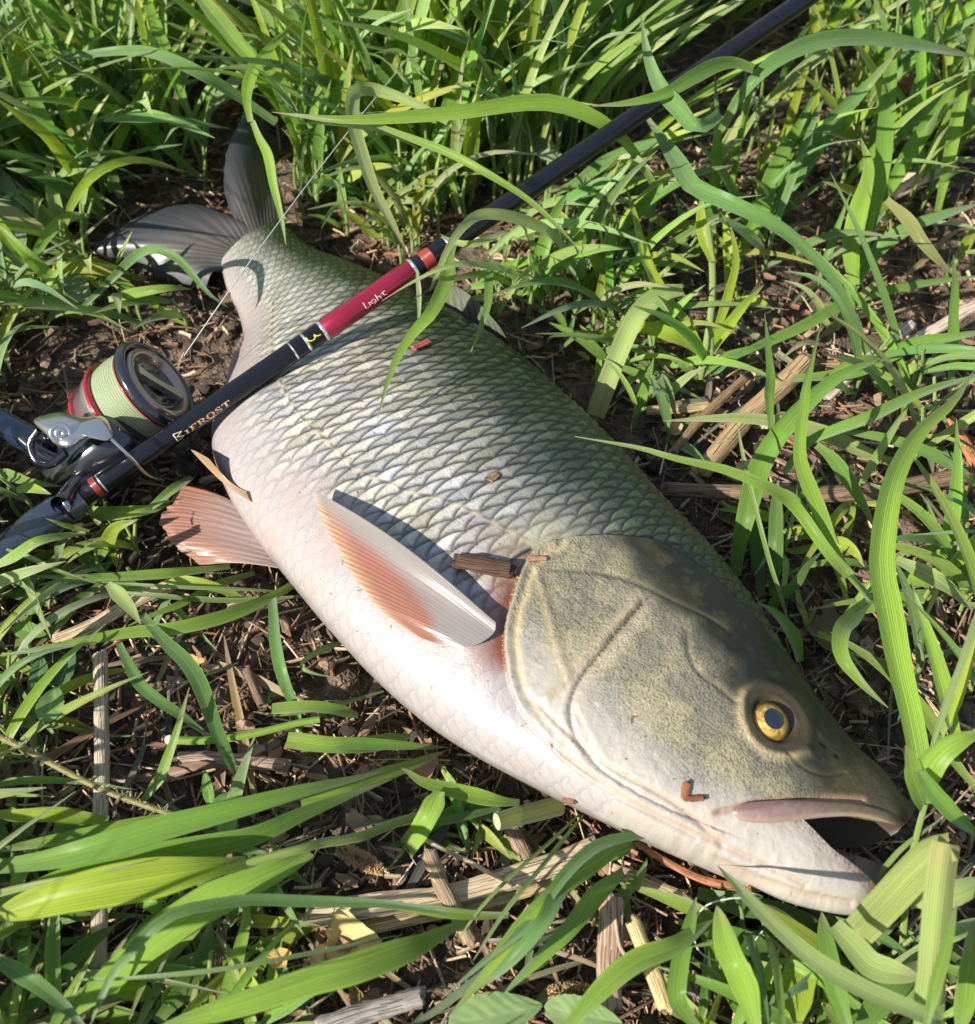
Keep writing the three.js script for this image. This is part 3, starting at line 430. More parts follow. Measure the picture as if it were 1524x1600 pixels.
{
  const mid = rodA.clone().addScaledVector(rodAx, onRod(600, 460));
  rod = thing('fishing_rod', mid, 'black fishing rod with a red foregrip lying across the fish', 'fishing rod');
  const black = gloss(0.004, 0.0045, 0.007, 0.2, 0, 0), red = gloss(0.27, 0.004, 0.028, 0.24, 0.5), silver = gloss(0.75, 0.74, 0.72, 0.22, 0.9, 0.3);
  black.bumpMap = streakBump; black.bumpScale = 0.0001;
  const seg = (name, t0, t1, k, mat, n = 2) => { const pr = []; for (let i = 0; i <= n; i++) { const t = mix(t0, t1, i / n); pr.push([t, rAt(t) * k]); } pr.unshift([t0, 0]); pr.push([t1, 0]); return part(name, axisLathe(pr, rodA, rodAx, 48), mat, rod); };
  const T = (u) => onRod(u, 775 - (u - 130) * 0.688);
  const tA = T(505), tB = T(645);
  seg('blank', T(128), tA - 0.001, 0.94, black, 6); seg('blank', tB + 0.001, T(1245) + 0.35, 0.93, black, 10);
  seg('foregrip', tA, tB, 1.03, red, 4);
  for (const t of [tA, tB]) { const r = rAt(t); part('ring', axisLathe([[t - 0.0012, 0], [t - 0.0012, r * 1.02], [t - 0.0006, r * 1.07], [t + 0.0006, r * 1.07], [t + 0.0012, r * 1.02], [t + 0.0012, 0]], rodA, rodAx, 48), silver, rod); }
  for (const [u, w] of [[458, 0.0006], [478, 0.0010], [698, 0.0009], [160, 0.0006]]) { const t = T(u); seg('winding_band', t - w, t + w, 0.965, silver); }
  // the orange thread winding in front of the foregrip: single turns
  const thread = gloss(0.26, 0.022, 0.014, 0.4);
  { const gs = []; for (let k = 0; k < 7; k++) { const t = T(660) + k * 0.0011, r = rAt(t) * 0.95; gs.push(axisLathe([[t - 0.0005, r * 0.98], [t - 0.0003, r * 1.02], [t + 0.0003, r * 1.02], [t + 0.0005, r * 0.98]], rodA, rodAx, 40)); } part('thread_winding', mergeGeometries(gs), thread, rod); }
  { const t = T(148), gs = []; for (let k = 0; k < 4; k++) { const q = t + k * 0.0009, r = rAt(q) * 0.955; gs.push(axisLathe([[q - 0.0004, r * 0.98], [q, r * 1.015], [q + 0.0004, r * 0.98]], rodA, rodAx, 40)); } part('thread_winding', mergeGeometries(gs), thread, rod); }
  // reel seat and butt grip
  const t1 = T(128), tg = (u) => T(u), r = rAt(t1);
  part('reel_seat', axisLathe([[tg(-260), 0], [tg(-260), r * 1.35], [tg(-60), r * 1.45], [tg(30), r * 1.38], [tg(60), r * 1.62], [tg(95), r * 1.55], [tg(104), r * 1.36], [tg(106), 0]], rodA, rodAx, 48), gloss(0.012, 0.018, 0.032, 0.2), rod);
  part('seat_hood', axisLathe([[tg(103), r * 0.8], [tg(104), r * 1.30], [tg(108), r * 1.42], [tg(121), r * 1.34], [tg(127), r * 1.16], [tg(130), r * 1.08], [tg(130), r * 0.8]], rodA, rodAx, 48), gloss(0.10, 0.12, 0.15, 0.2, 0.6), rod);
  // print: letters as thin transfers wrapped on the blank
  const print = (name, t0, t1, k, arc, turn, draw, w, h) => {
    const c = document.createElement('canvas'); c.width = w; c.height = h; const x = c.getContext('2d'); x.clearRect(0, 0, w, h); draw(x, w, h);
    const tex = new THREE.CanvasTexture(c); tex.colorSpace = THREE.SRGBColorSpace;
    const up = V(0, 1, 0).addScaledVector(rodAx, -rodAx.y).normalize(), sd = rodAx.clone().cross(up).normalize();
    const g = gridGeo(24, 16, (a, b) => { const t = mix(t0, t1, a), th = turn + (b - 0.5) * arc, r = rAt(t) * k; return { p: rodA.clone().addScaledVector(rodAx, t).addScaledVector(up, r * Math.cos(th)).addScaledVector(sd, -r * Math.sin(th)), uv: [a, b] }; });
    return part(name, g, new THREE.MeshPhysicalMaterial({ map: tex, transparent: true, alphaTest: 0.4, roughness: 0.35, metalness: 0.2, side: THREE.DoubleSide }), rod);
  };
  const camAt = camera.position.clone().sub(rodA.clone().addScaledVector(rodAx, T(330)));
  const facing = (() => { const up = V(0, 1, 0).addScaledVector(rodAx, -rodAx.y).normalize(), sd = rodAx.clone().cross(up).normalize(); return -Math.atan2(camAt.dot(sd), camAt.dot(up)); })();
  print('lettering', T(268), T(366), 0.962, 1.25, facing - 0.40, (x, w, h) => {
    const gr = x.createLinearGradient(0, 0, w, 0); gr.addColorStop(0, '#e6e2c8'); gr.addColorStop(0.25, '#d6b072'); gr.addColorStop(0.6, '#c98f55'); gr.addColorStop(1, '#d8d4cc'); x.strokeStyle = gr; x.fillStyle = gr; x.lineWidth = 9; x.lineJoin = 'miter';
    x.beginPath(); x.moveTo(14, 40); x.lineTo(14, 180); x.lineTo(84, 150); x.lineTo(30, 105); x.lineTo(84, 70); x.lineTo(14, 40); x.stroke();
    x.font = 'bold 128px serif'; x.textBaseline = 'alphabetic'; let px = 104; for (const [ch, s] of [['I', 0.8], ['F', 0.95], ['R', 0.95], ['O', 0.95], ['S', 0.95], ['T', 0.95]]) { x.font = `bold ${Math.round(128 * s)}px serif`; x.fillText(ch, px, 170); px += x.measureText(ch).width * 0.86 + 12; }
  }, 640, 200);
  print('lettering', T(563), T(598), 1.048, 0.8, facing - 0.30, (x, w, h) => {
    x.strokeStyle = x.fillStyle = '#efd9d2'; x.lineWidth = 11; x.lineCap = 'round';
    x.beginPath(); x.moveTo(24, 20); x.lineTo(20, 160); x.quadraticCurveTo(40, 178, 66, 168); x.stroke();
    x.beginPath(); x.moveTo(92, 80); x.lineTo(92, 168); x.stroke(); x.beginPath(); x.arc(150, 118, 34, 0.4, 5.4); x.stroke(); x.beginPath(); x.moveTo(184, 118); x.lineTo(184, 168); x.lineTo(150, 190); x.stroke();
    x.beginPath(); x.moveTo(214, 24); x.lineTo(214, 168); x.moveTo(214, 112); x.quadraticCurveTo(250, 74, 264, 118); x.lineTo(264, 168); x.stroke();
    x.beginPath(); x.moveTo(290, 74); x.lineTo(350, 66); x.moveTo(318, 70); x.quadraticCurveTo(300, 150, 350, 162); x.stroke();
  }, 370, 210);
  print('emblem', T(476), T(500), 0.968, 1.1, facing - 0.1, (x, w, h) => {
    x.strokeStyle = '#d6cf3a'; x.lineWidth = 20; x.lineCap = 'round'; x.beginPath(); x.moveTo(40, 20); x.quadraticCurveTo(30, 150, 120, 150); x.quadraticCurveTo(150, 120, 150, 60); x.quadraticCurveTo(150, 130, 215, 140); x.stroke();
    x.fillStyle = '#b9bcc0'; for (let k = 0; k < 16; k++) { x.fillRect(4, 20 + k * 14, 22, 6); }
  }, 240, 260);
  // ---- reel
  const pf = P(248, 599, 0.062), w = camera.position.clone().sub(pf).normalize();
  const e1 = cR.clone().addScaledVector(w, -cR.dot(w)).normalize(), e2 = cU.clone().addScaledVector(w, -cU.dot(w) - 0).addScaledVector(e1, -cU.dot(e1)).normalize();
  const ax = w.clone().multiplyScalar(0.46).addScaledVector(e1, 0.866 * 0.80).addScaledVector(e2, 0.866 * 0.60).normalize();
  const m = mpp(pf), R = 80 * m, L = (d) => -d * m / 0.866;      // d: image pixels back along the axis
  const reel = thing('fishing_reel', pf, 'spinning reel with pale green line on its spool behind the rod handle', 'fishing reel');
  const dark = gloss(0.012, 0.013, 0.018, 0.22), brz = gloss(0.34, 0.25, 0.19, 0.3, 0.7), sil = gloss(0.55, 0.53, 0.56, 0.22, 0.85), chrome = gloss(0.50, 0.49, 0.47, 0.2, 0.92, 0.3), rd = gloss(0.40, 0.008, 0.025, 0.25, 0.4);
  const lat = (name, pr, mat, par = reel, seg = 64) => part(name, axisLathe(pr, pf, ax, seg), mat, par);
  const spool = lat('spool', [[L(8), R * 0.80], [L(-2), R * 0.86], [L(-3), R * 0.92], [L(2), R * 1.0], [L(8), R * 1.0], [L(12), R * 0.94], [L(13), R * 0.84]], dark);
  lat('spool_edge', [[L(13), R * 0.86], [L(12.5), R * 0.945], [L(14.5), R * 0.945], [L(15), R * 0.86]], rd, spool);
  lat('drag_knob', [[L(4), R * 0.80], [L(-3), R * 0.78], [L(-4), R * 0.70], [L(-2), R * 0.64], [L(6), R * 0.60]], brz, spool);
  lat('knob_ring', [[L(6), R * 0.60], [L(4), R * 0.55], [L(4), R * 0.47], [L(8), R * 0.43], [L(8), R * 0.36], [L(5), R * 0.32], [L(5), R * 0.24], [L(9), R * 0.20], [L(9), 0.0]], dark, spool);
  { const bar = new THREE.BoxGeometry(R * 1.12, R * 0.22, R * 0.13, 8, 2, 2), p = bar.attributes.position; for (let i = 0; i < p.count; i++) { const x = p.getX(i) / (R * 0.56); p.setY(i, p.getY(i) * (1 - 0.35 * (1 - x * x)) + 0); p.setZ(i, p.getZ(i) * (1 + 0.5 * x * x)); } bar.computeVertexNormals();
    const bz = ax, bx = e1.clone().multiplyScalar(0.85).addScaledVector(e2, 0.1).addScaledVector(ax, 0); bx.addScaledVector(bz, -bx.dot(bz)).normalize(); const by = bz.clone().cross(bx); bar.applyMatrix4(new THREE.Matrix4().makeBasis(bx, by, bz)); const o = pf.clone().addScaledVector(ax, L(2)); bar.translate(o.x, o.y, o.z); part('knob_bar', bar, gloss(0.30, 0.27, 0.22, 0.3, 0.6), spool); }
  { const pr = []; for (let k = 0; k <= 64; k++) { const d = 15 + 46 * k / 64; pr.push([L(d), R * (0.90 + 0.03 * Math.sin(k / 64 * 3.1)) + 0.00018 * (k % 2)]); } pr.unshift([L(15), R * 0.7]); pr.push([L(61), R * 0.7]);
    lat('wound_line', pr, new THREE.MeshStandardMaterial({ color: rgb(0.29, 0.35, 0.20), roughness: 0.55, bumpMap: windBump, bumpScale: 0.0006, map: windMap, side: THREE.DoubleSide })); }
  lat('spool_skirt', [[L(60), R * 0.8], [L(60), R * 0.97], [L(63), R * 1.02], [L(66), R * 1.0], [L(68), R * 0.97]], rd);
  lat('spool_skirt', [[L(68), R * 0.97], [L(72), R * 0.96], [L(104), R * 0.80], [L(105), R * 0.3]], sil);
  lat('rotor', [[L(100), R * 0.6], [L(101), R * 0.84], [L(106), R * 0.86], [L(109), R * 0.82], [L(109), R * 0.3]], rd);
  lat('rotor', [[L(107), R * 0.80], [L(125), R * 0.78], [L(150), R * 0.55], [L(172), R * 0.34], [L(200), R * 0.28], [L(202), 0]], dark);
  const sidePoint = (u, v, h) => P(u, v, h);
  // bail arm: a chromed plate with its screw, and the wire of the bail
  { const pts = [[52, 656], [70, 648], [96, 644], [128, 652], [158, 650], [172, 664], [177, 684], [168, 690], [150, 684], [128, 690], [112, 700], [92, 698], [72, 680]].map(([u, v]) => sidePoint(u, v, 0.075));
    const c0 = sidePoint(110, 672, 0.075), n = w.clone();
    const ol = new THREE.CatmullRomCurve3(pts, true), g = gridGeo(72, 14, (a, b) => { const p = c0.clone().lerp(ol.getPointAt(a), Math.sin(b * Math.PI / 2)), rim = Math.cos(b * Math.PI / 2); return { p: p.addScaledVector(n, -0.003 + 0.0105 * Math.pow(rim, 0.7) + 0.001 * (noise(a * 5, b * 3) - 0.5) * rim) }; });
    const arm = part('bail_arm', g, chrome, reel);
    const sc = sidePoint(97, 676, 0.075).addScaledVector(n, 0.0088); part('screw', axisLathe([[0, 0.0062], [0.0008, 0.006], [0.0012, 0.0046], [0.0004, 0.0042], [0.0004, 0.003], [0.0014, 0.0028], [0.0014, 0.0012], [0.0006, 0.001], [0.0006, 0]], sc, n, 32), chrome, arm);
    part('bail_wire', tube([sidePoint(174, 686, 0.076), sidePoint(204, 714, 0.066), sidePoint(232, 742, 0.045), sidePoint(255, 750, 0.03)], 0.0011, 20, 8), chrome, reel); }
  // the arm below, the body and the foot
  { const g1 = tube([sidePoint(60, 672, 0.07), sidePoint(48, 694, 0.064), sidePoint(60, 722, 0.058), sidePoint(78, 726, 0.056), sidePoint(104, 708, 0.06)], 0.0024, 30, 10); part('rotor_arm', g1, dark, reel);
    const bb = new THREE.SphereGeometry(1, 40, 28); const p = bb.attributes.position; for (let i = 0; i < p.count; i++) { const x = p.getX(i), y = p.getY(i), z = p.getZ(i); const k = 1 / Math.pow(Math.abs(x) ** 3 + Math.abs(y) ** 3 + Math.abs(z) ** 3, 1 / 3); p.setXYZ(i, x * k * 0.036, y * k * 0.022, z * k * 0.020); } bb.computeVertexNormals();
    const q = new THREE.Quaternion().setFromUnitVectors(V(1, 0, 0), ax); bb.applyQuaternion(q); const o = sidePoint(150, 722, 0.034); bb.translate(o.x, o.y, o.z); part('reel_body', bb, dark, reel);
    const foot = tube([sidePoint(150, 735, 0.04), sidePoint(118, 762, 0.045), sidePoint(95, 790, 0.052)], 0.006, 16, 12); part('reel_foot', foot, dark, reel);
    const hb = new THREE.CapsuleGeometry(0.0085, 0.03, 8, 20); hb.applyQuaternion(new THREE.Quaternion().setFromUnitVectors(V(0, 1, 0), e1.clone().multiplyScalar(0.8).addScaledVector(e2, -0.5).normalize())); const ho = sidePoint(20, 672, 0.055); hb.translate(ho.x, ho.y, ho.z); part('handle_knob', hb, gloss(0.01, 0.02, 0.05, 0.15), reel);
    part('handle_arm', tube([sidePoint(34, 684, 0.055), sidePoint(60, 705, 0.05), sidePoint(90, 720, 0.045)], 0.004, 16, 10), dark, reel); }
  // line running off the spool
  const lineMat = new THREE.MeshPhysicalMaterial({ color: rgb(0.45, 0.46, 0.41), roughness: 0.25, transmission: 0.2, thickness: 0, clearcoat: 0.5 });
  solo('fishing_line', tube([P(288, 556, 0.07), P(365, 445, 0.10), P(458, 318, 0.115), P(545, 205, 0.125), P(660, 62, 0.135), P(712, -10, 0.14)], 0.00036, 80, 6), lineMat, P(458, 318, 0), 'pale straight fishing line running from the reel spool up over the tail', 'fishing line');
  const lp = [[1078, 1300], [1128, 1352]].length; // the loop below the jaw
  solo('line_loop', tube([P(1118, 1350, 0.035), P(1150, 1385, 0.03), P(1192, 1402, 0.026), P(1140, 1404, 0.026), P(1100, 1418, 0.022), P(1085, 1448, 0.018), P(1092, 1485, 0.016), P(1125, 1502, 0.016), P(1165, 1484, 0.018), P(1192, 1455, 0.02)], 0.00045, 90, 6), lineMat, P(1120, 1440, 0), 'thin pale loop of loose fishing line below the lower jaw', 'fishing line');
  solo('line_loop', tube([P(1165, 1406, 0.024), P(1215, 1420, 0.022), P(1255, 1450, 0.02), P(1288, 1494, 0.014)], 0.00045, 40, 6), lineMat, P(1230, 1440, 0), 'pale end of loose line curving right below the jaw tip', 'fishing line');
}

// ------------------------------------------------------------------ wood and chips
const woodMap = dataTex(512, 256, (u, v) => { const f = fbm(u * 6, v * 70, 4), c = fbm(u * 3 + 7, v * 9, 3), k = 0.55 + 0.75 * f * (0.6 + 0.8 * c), cr = noise(u * 5, v * 60) > 0.80 ? 0.4 : 1; return [k * cr, k * 0.97 * cr, k * 0.92 * cr]; }, false);
const woodBump = dataTex(512, 256, (u, v) => { const f = 0.6 * fbm(u * 6, v * 70, 4) + 0.4 * (noise(u * 5, v * 60) > 0.80 ? 0 : 1); return [f, f, f]; });
const woodM = {};
function wood(r, g, b) { const k = [r, g, b].join(); return woodM[k] ??= new THREE.MeshStandardMaterial({ color: rgb(r * 1.25, g * 1.25, b * 1.25), map: woodMap, bumpMap: woodBump, bumpScale: 0.0016, roughness: 0.8, side: THREE.DoubleSide }); }
// an uneven stick through pixel places; r in frame pixels; flat < 1 presses it to a sliver
function stickGeo(list, hs, rpx, flat = 1, seed = 1, seg = 26, rad = 10) {
  const pts = []; for (let i = 0; i < list.length; i += 2) pts.push(P(list[i], list[i + 1], mix(hs[0], hs[1], i / (list.length - 2))));
  const c = pts.length > 2 ? new THREE.CatmullRomCurve3(pts) : new THREE.LineCurve3(pts[0], pts[1]), r = rpx * mpp(pts[0]);
  return gridGeo(rad, seg + 2, (a, b, i, j) => {
    const t = clamp((j - 1) / seg), p = c.getPoint(t), T = c.getTangent(t), s = V(0, 1, 0).cross(T).normalize(), n = T.clone().cross(s).normalize(), end = j === 0 || j === seg + 2 ? 0 : 1, th = a * 2 * Math.PI;
    const k = r * end * (0.82 + 0.42 * noise(Math.cos(th) * 1.3 + seed * 9 + 5, Math.sin(th) * 1.3 + t * 5) + 0.10 * (noise(Math.cos(th) * 4 + seed, t * 20 + Math.sin(th) * 4) - 0.5)), jag = (t < 0.02 || t > 0.98) ? (noise(th * 2 + seed, 3) - 0.5) * r * 1.2 : 0;
    return { p: p.addScaledVector(s, k * Math.cos(th)).addScaledVector(n, k * flat * Math.sin(th)).addScaledVector(T, jag * (t < 0.5 ? 1 : -1)), uv: [t * c.getLength() * 12, a] };
  });
}
function stick(name, label, cat, list, hs, rpx, color, flat = 1, seed = 1, group) { const g = stickGeo(list, hs, rpx, flat, seed); const m = list.length / 2 >> 1; return solo(name, g, wood(...color), P(list[2 * m], list[2 * m + 1], 0), label, cat, group); }
// chips lying on the fish
{
  const chip = (name, label, list, rpx, lift, color, flat, seed) => {
    const pts = []; for (let i = 0; i < list.length; i += 2) { const f = F(list[i], list[i + 1]); pts.push([list[i], list[i + 1], f.p.y + lift]); }
    const g = stickGeo(pts.flatMap((p) => [p[0], p[1]]), [pts[0][2], pts[pts.length - 1][2]], rpx, flat, seed, 18, 10); return solo(name, g, wood(...color), P(pts[0][0], pts[0][1], pts[0][2]), label, 'wood chip');
  };
  chip('wood_chip', 'dark brown wet wood chip stuck beside the upper gill edge', [714, 876, 760, 884, 802, 890], 15, 0.003, [0.055, 0.026, 0.013], 0.5, 3);
  chip('wood_chip', 'short pale brown chip on top of the gill cover', [824, 873, 854, 872], 5, 0.0018, [0.36, 0.2, 0.12], 0.6, 5);
  const a = chip('wood_chip', 'L shaped reddish brown chip on the cheek above the mouth corner', [1073, 1222, 1070, 1248], 6, 0.0016, [0.22, 0.08, 0.03], 0.6, 6);
  { const f = F(1068, 1248), f2 = F(1101, 1247); const g = stickGeo([1068, 1248, 1101, 1247], [f.p.y + 0.0016, f2.p.y + 0.0016], 5, 0.6, 8, 12, 8); part('chip_leg', g, wood(0.22, 0.08, 0.03), a); }
  chip('wood_chip', 'orange red bark bit on the back below the foregrip', [646, 544, 672, 532], 6, 0.002, [0.34, 0.10, 0.05], 0.4, 9);
  chip('wood_chip', 'tiny brown crumb on the pale throat below the gill', [880, 1248, 900, 1252], 5, 0.001, [0.24, 0.11, 0.06], 0.5, 11);
  chip('wood_chip', 'brown flake between the scales of the mid flank', [765, 750, 778, 740], 7, 0.001, [0.22, 0.15, 0.07], 0.3, 12);
}

// ------------------------------------------------------------------ leaves
const leafMap = dataTex(128, 512, (u, v) => {
  const x = Math.abs(u - 0.5) * 2, vein = 0.5 + 0.5 * Math.cos(u * 2 * Math.PI * 13), f = noise(u * 40, v * 1.5), m = fbm(u * 3, v * 6, 3), mid = Math.exp(-x * x * 260);
  const k = 0.78 + 0.17 * vein + 0.26 * (f - 0.5) + 0.42 * (m - 0.5); return [k + 0.25 * mid, k + 0.20 * mid, k * 0.95 + 0.22 * mid];
}, false);
const leafBump = dataTex(128, 256, (u, v) => { const x = Math.abs(u - 0.5) * 2, h = 0.5 + 0.28 * Math.cos(u * 2 * Math.PI * 13) + 0.15 * (noise(u * 30, v * 5) - 0.5) - 0.3 * Math.exp(-x * x * 200); return [h, h, h]; });
const leafMat = new THREE.MeshPhysicalMaterial({ vertexColors: true, map: leafMap, bumpMap: leafBump, bumpScale: 0.00035, roughness: 0.95, specularIntensity: 0.5, transmission: 0.54, thickness: 0, clearcoat: 0.16, clearcoatRoughness: 0.32, side: THREE.DoubleSide });
const dryMat = new THREE.MeshPhysicalMaterial({ vertexColors: true, map: leafMap, bumpMap: leafBump, bumpScale: 0.0005, roughness: 0.9, transmission: 0.2, thickness: 0, side: THREE.DoubleSide });
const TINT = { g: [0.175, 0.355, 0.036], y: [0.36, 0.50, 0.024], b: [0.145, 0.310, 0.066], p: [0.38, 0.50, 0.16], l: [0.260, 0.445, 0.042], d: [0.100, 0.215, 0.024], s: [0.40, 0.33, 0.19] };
// a leaf blade along points from its foot to its tip; w: greatest half width in metres
function bladeGeo(pts, w, tint, o = {}) {
  const c = new THREE.CatmullRomCurve3(pts, false, 'centripetal'), n = o.seg || 22, cr = o.cross || 4, R = o.face || V(0, 1, 0.55).normalize(), seed = o.seed || 1, len = c.getLength();
  const base = o.base ?? 0.5, tip = o.tip ?? 2.6, roll = o.roll || 0, twist = o.twist || 0, fold = o.fold ?? 0.28, side0 = V();
  const pos = [], uv = [], col = [], idx = [];
  for (let i = 0; i <= n; i++) {
    const t = i / n, p = c.getPointAt(t), T = c.getTangentAt(t), s = T.clone().cross(R); if (s.lengthSq() < 0.02 && i) s.copy(side0); s.normalize(); if (i && s.dot(side0) < 0) s.negate(); side0.copy(s);
    s.applyAxisAngle(T, roll + twist * t); const N = s.clone().cross(T).normalize();
    const prof = o.blunt ? (base + (1 - base) * sm(0, 0.2, t)) * (t > 0.97 ? 0.93 : 1) : (base + (1 - base) * sm(0, 0.38, t)) * Math.pow(Math.max(0, 1 - Math.pow(t, tip)), 0.9);
    const ww = Math.max(w * prof * (1 + 0.10 * (noise(t * 6 + seed * 13, 2) - 0.5)), 0.0002);
    for (let j = 0; j <= cr; j++) {
      const x = j / cr * 2 - 1, ed = 0.10 * w * (noise(t * 9 + seed * 7, x > 0 ? 3 : 8) - 0.5) * x * x;
      const q = p.clone().addScaledVector(s, x * ww).addScaledVector(N, -fold * ww * (0.5 - Math.abs(x)) + ed);
      const k = 0.86 + 0.28 * noise(t * 3 + seed * 3.7, x + 5), y = sm(0.7, 1, t) * (o.dry || 0.12);
      pos.push(q.x, q.y, q.z); uv.push(j / cr, t * len * 4 + seed * 0.37);
      const cc = mix3(tint, [0.42, 0.34, 0.14], y); const bs = (1 - sm(0, 0.15, t)) * 0.35; const c2 = mix3(cc, [0.30, 0.40, 0.12], bs); col.push(c2[0] * k, c2[1] * k, c2[2] * k);
    }
  }
  for (let i = 0; i < n; i++) for (let j = 0; j < cr; j++) { const a = i * (cr + 1) + j, b = a + 1, d = a + cr + 1, e = d + 1; idx.push(a, b, e, a, e, d); }
  const g = new THREE.BufferGeometry(); g.setAttribute('position', new THREE.Float32BufferAttribute(pos, 3)); g.setAttribute('uv', new THREE.Float32BufferAttribute(uv, 2)); g.setAttribute('color', new THREE.Float32BufferAttribute(col, 3)); g.setIndex(idx); g.computeVertexNormals(); return g;
}
function stemGeo(pts, r, tint, seg = 16, r1 = r * 0.8) { const g = tube(pts, r, seg, 6, r1), uvA = g.attributes.uv; for (let i = 0; i < uvA.count; i++) uvA.setXY(i, 0.1 + 0.3 * uvA.getY(i), uvA.getX(i) * 0.3); const n = g.attributes.position.count, col = new Float32Array(n * 3); for (let i = 0; i < n; i++) col.set(tint, i * 3); g.setAttribute('color', new THREE.BufferAttribute(col, 3)); return g; }
// pixel path with heights [foot, middle, tip] to points
function path(list, hs) { const o = [], n = list.length / 2; for (let i = 0; i < n; i++) { const t = i / (n - 1), h = t < 0.5 ? mix(hs[0], hs[1], t * 2) : mix(hs[1], hs[2], t * 2 - 1), k = 2 * t * (1 - t), hq = hs[0] * (1 - t) * (1 - t) + hs[2] * t * t + k * (2 * hs[1] - (hs[0] + hs[2]) / 2); o.push(P(list[2 * i], list[2 * i + 1], Math.max(0.002, mix(h, hq, 0.7)))); } return o; }
let bladeNo = 0;
const BLADES = 'single grass blades';
function makeBlade(list, hs, wpx, tint, o = {}) { const pts = path(list, hs), m = pts[pts.length >> 1]; const k = ++bladeNo; if (o.dry == null) o = { ...o, dry: 0.05 + 0.6 * hash2(k, 8) ** 3 }; return bladeGeo(pts, wpx / 2 * mpp(m) * 1.06, TINT[tint] || tint, { seed: k, face: camera.position.clone().sub(m).normalize().lerp(V(0, 1, 0), 0.25).normalize(), roll: (hash2(k, 3) - 0.5) * 0.9, ...o }); }
function blade(label, list, hs, wpx, tint, o) { const g = makeBlade(list, hs, wpx, tint, o), f = P(list[0], list[1], hs[0]); return solo('grass_sprig', g, (o && o.dryMat) ? dryMat : leafMat, f, label, 'grass'); }
function plant(label, foot, parts, cat = 'grass plant') { // parts: [kind, list, hs, width px, tint, options]
  const t = thing('grass_plant', P(foot[0], foot[1], 0), label, cat);
  for (const [kind, list, hs, w, tint, o] of parts) {
    if (kind === 'stem') { const pts = path(list, hs); part('stem', stemGeo(pts, w / 2 * mpp(pts[0]), TINT[tint] || tint, 20), leafMat, t); }
    else part('blade', makeBlade(list, hs, w, tint, o), leafMat, t);
  }
  return t;
}
const B = 'blade', S_ = 'stem';
// --- upper right
plant('tall grass plant arching broad blades over the thin end of the rod', [1140, 330], [
  [S_, [1140, 330, 1150, 250, 1165, 175, 1178, 118], [0.0, 0.07, 0.15], 11, 'l'],
  [B, [1128, 205, 1150, 160, 1178, 125, 1219, 90, 1289, 63, 1367, 60, 1449, 73, 1530, 90], [0.12, 0.17, 0.13], 27, 'b', { tip: 4 }],
  [B, [1178, 108, 1150, 98, 1121, 101, 1080, 122, 1039, 146, 985, 160, 925, 166], [0.165, 0.175, 0.165], 27, 'g', { tip: 1.8, roll: -0.2 }],
  [B, [1125, 176, 1110, 190, 1088, 199, 1060, 168, 1035, 140, 1015, 95, 1002, 25], [0.165, 0.17, 0.16], 34, 'b', { tip: 1.4, fold: 0.5 }]]);
blade('broad dark blue-green blade slanting down right in front of the litter', [1012, 185, 1040, 225, 1064, 262, 1084, 292, 1146, 320, 1207, 349, 1260, 390, 1309, 447, 1340, 505, 1370, 570], [0.09, 0.12, 0.03], 35, 'b', { base: 0.25, tip: 1.7 });
blade('upright blade with its tip just right of the dark folded leaf', [1106, 385, 1112, 330, 1117, 287, 1120, 230, 1121, 190, 1117, 115], [0.01, 0.07, 0.13], 24, 'g', { tip: 2 });
blade('blade leaning right whose tip nears the arching broad leaf', [1150, 415, 1170, 370, 1187, 335, 1211, 262, 1248, 197, 1272, 150, 1290, 108], [0.01, 0.06, 0.12], 29, 'g', { tip: 1.8 });
blade('long blade leaning right from the pale stems to the broad leaves', [1200, 350, 1222, 308, 1255, 258, 1293, 201, 1350, 139, 1380, 105, 1408, 70], [0.02, 0.08, 0.13], 31, 'b', { tip: 2.4 });
plant('grass plant with a near upright blade and stem right of centre top', [1335, 460], [
  [S_, [1330, 460, 1345, 415, 1354, 380, 1366, 330], [0, 0.025, 0.05], 11, 'l'],
  [B, [1354, 381, 1367, 328, 1378, 270, 1383, 205, 1389, 140, 1391, 78, 1380, 30, 1362, -10], [0.03, 0.09, 0.13], 26, 'g', { tip: 3 }],
  [B, [1335, 445, 1331, 390, 1342, 330, 1358, 260, 1345, 215], [0.02, 0.06, 0.09], 34, 'l', { tip: 2.4 }],
  [B, [1332, 455, 1371, 393, 1412, 361, 1473, 336, 1535, 317], [0.01, 0.05, 0.06], 26, 'b', { tip: 3 }]]);
blade('blade near the right edge leaning over the bark litter', [1376, 318, 1404, 270, 1432, 221, 1473, 164, 1495, 125, 1513, 88], [0.02, 0.07, 0.12], 30, 'g', { tip: 2 });
blade('tall narrow blade rising along the right edge of the frame', [1465, 330, 1478, 270, 1492, 200, 1506, 130, 1520, 60, 1530, 10], [0.01, 0.08, 0.14], 22, 'l', { tip: 3 });
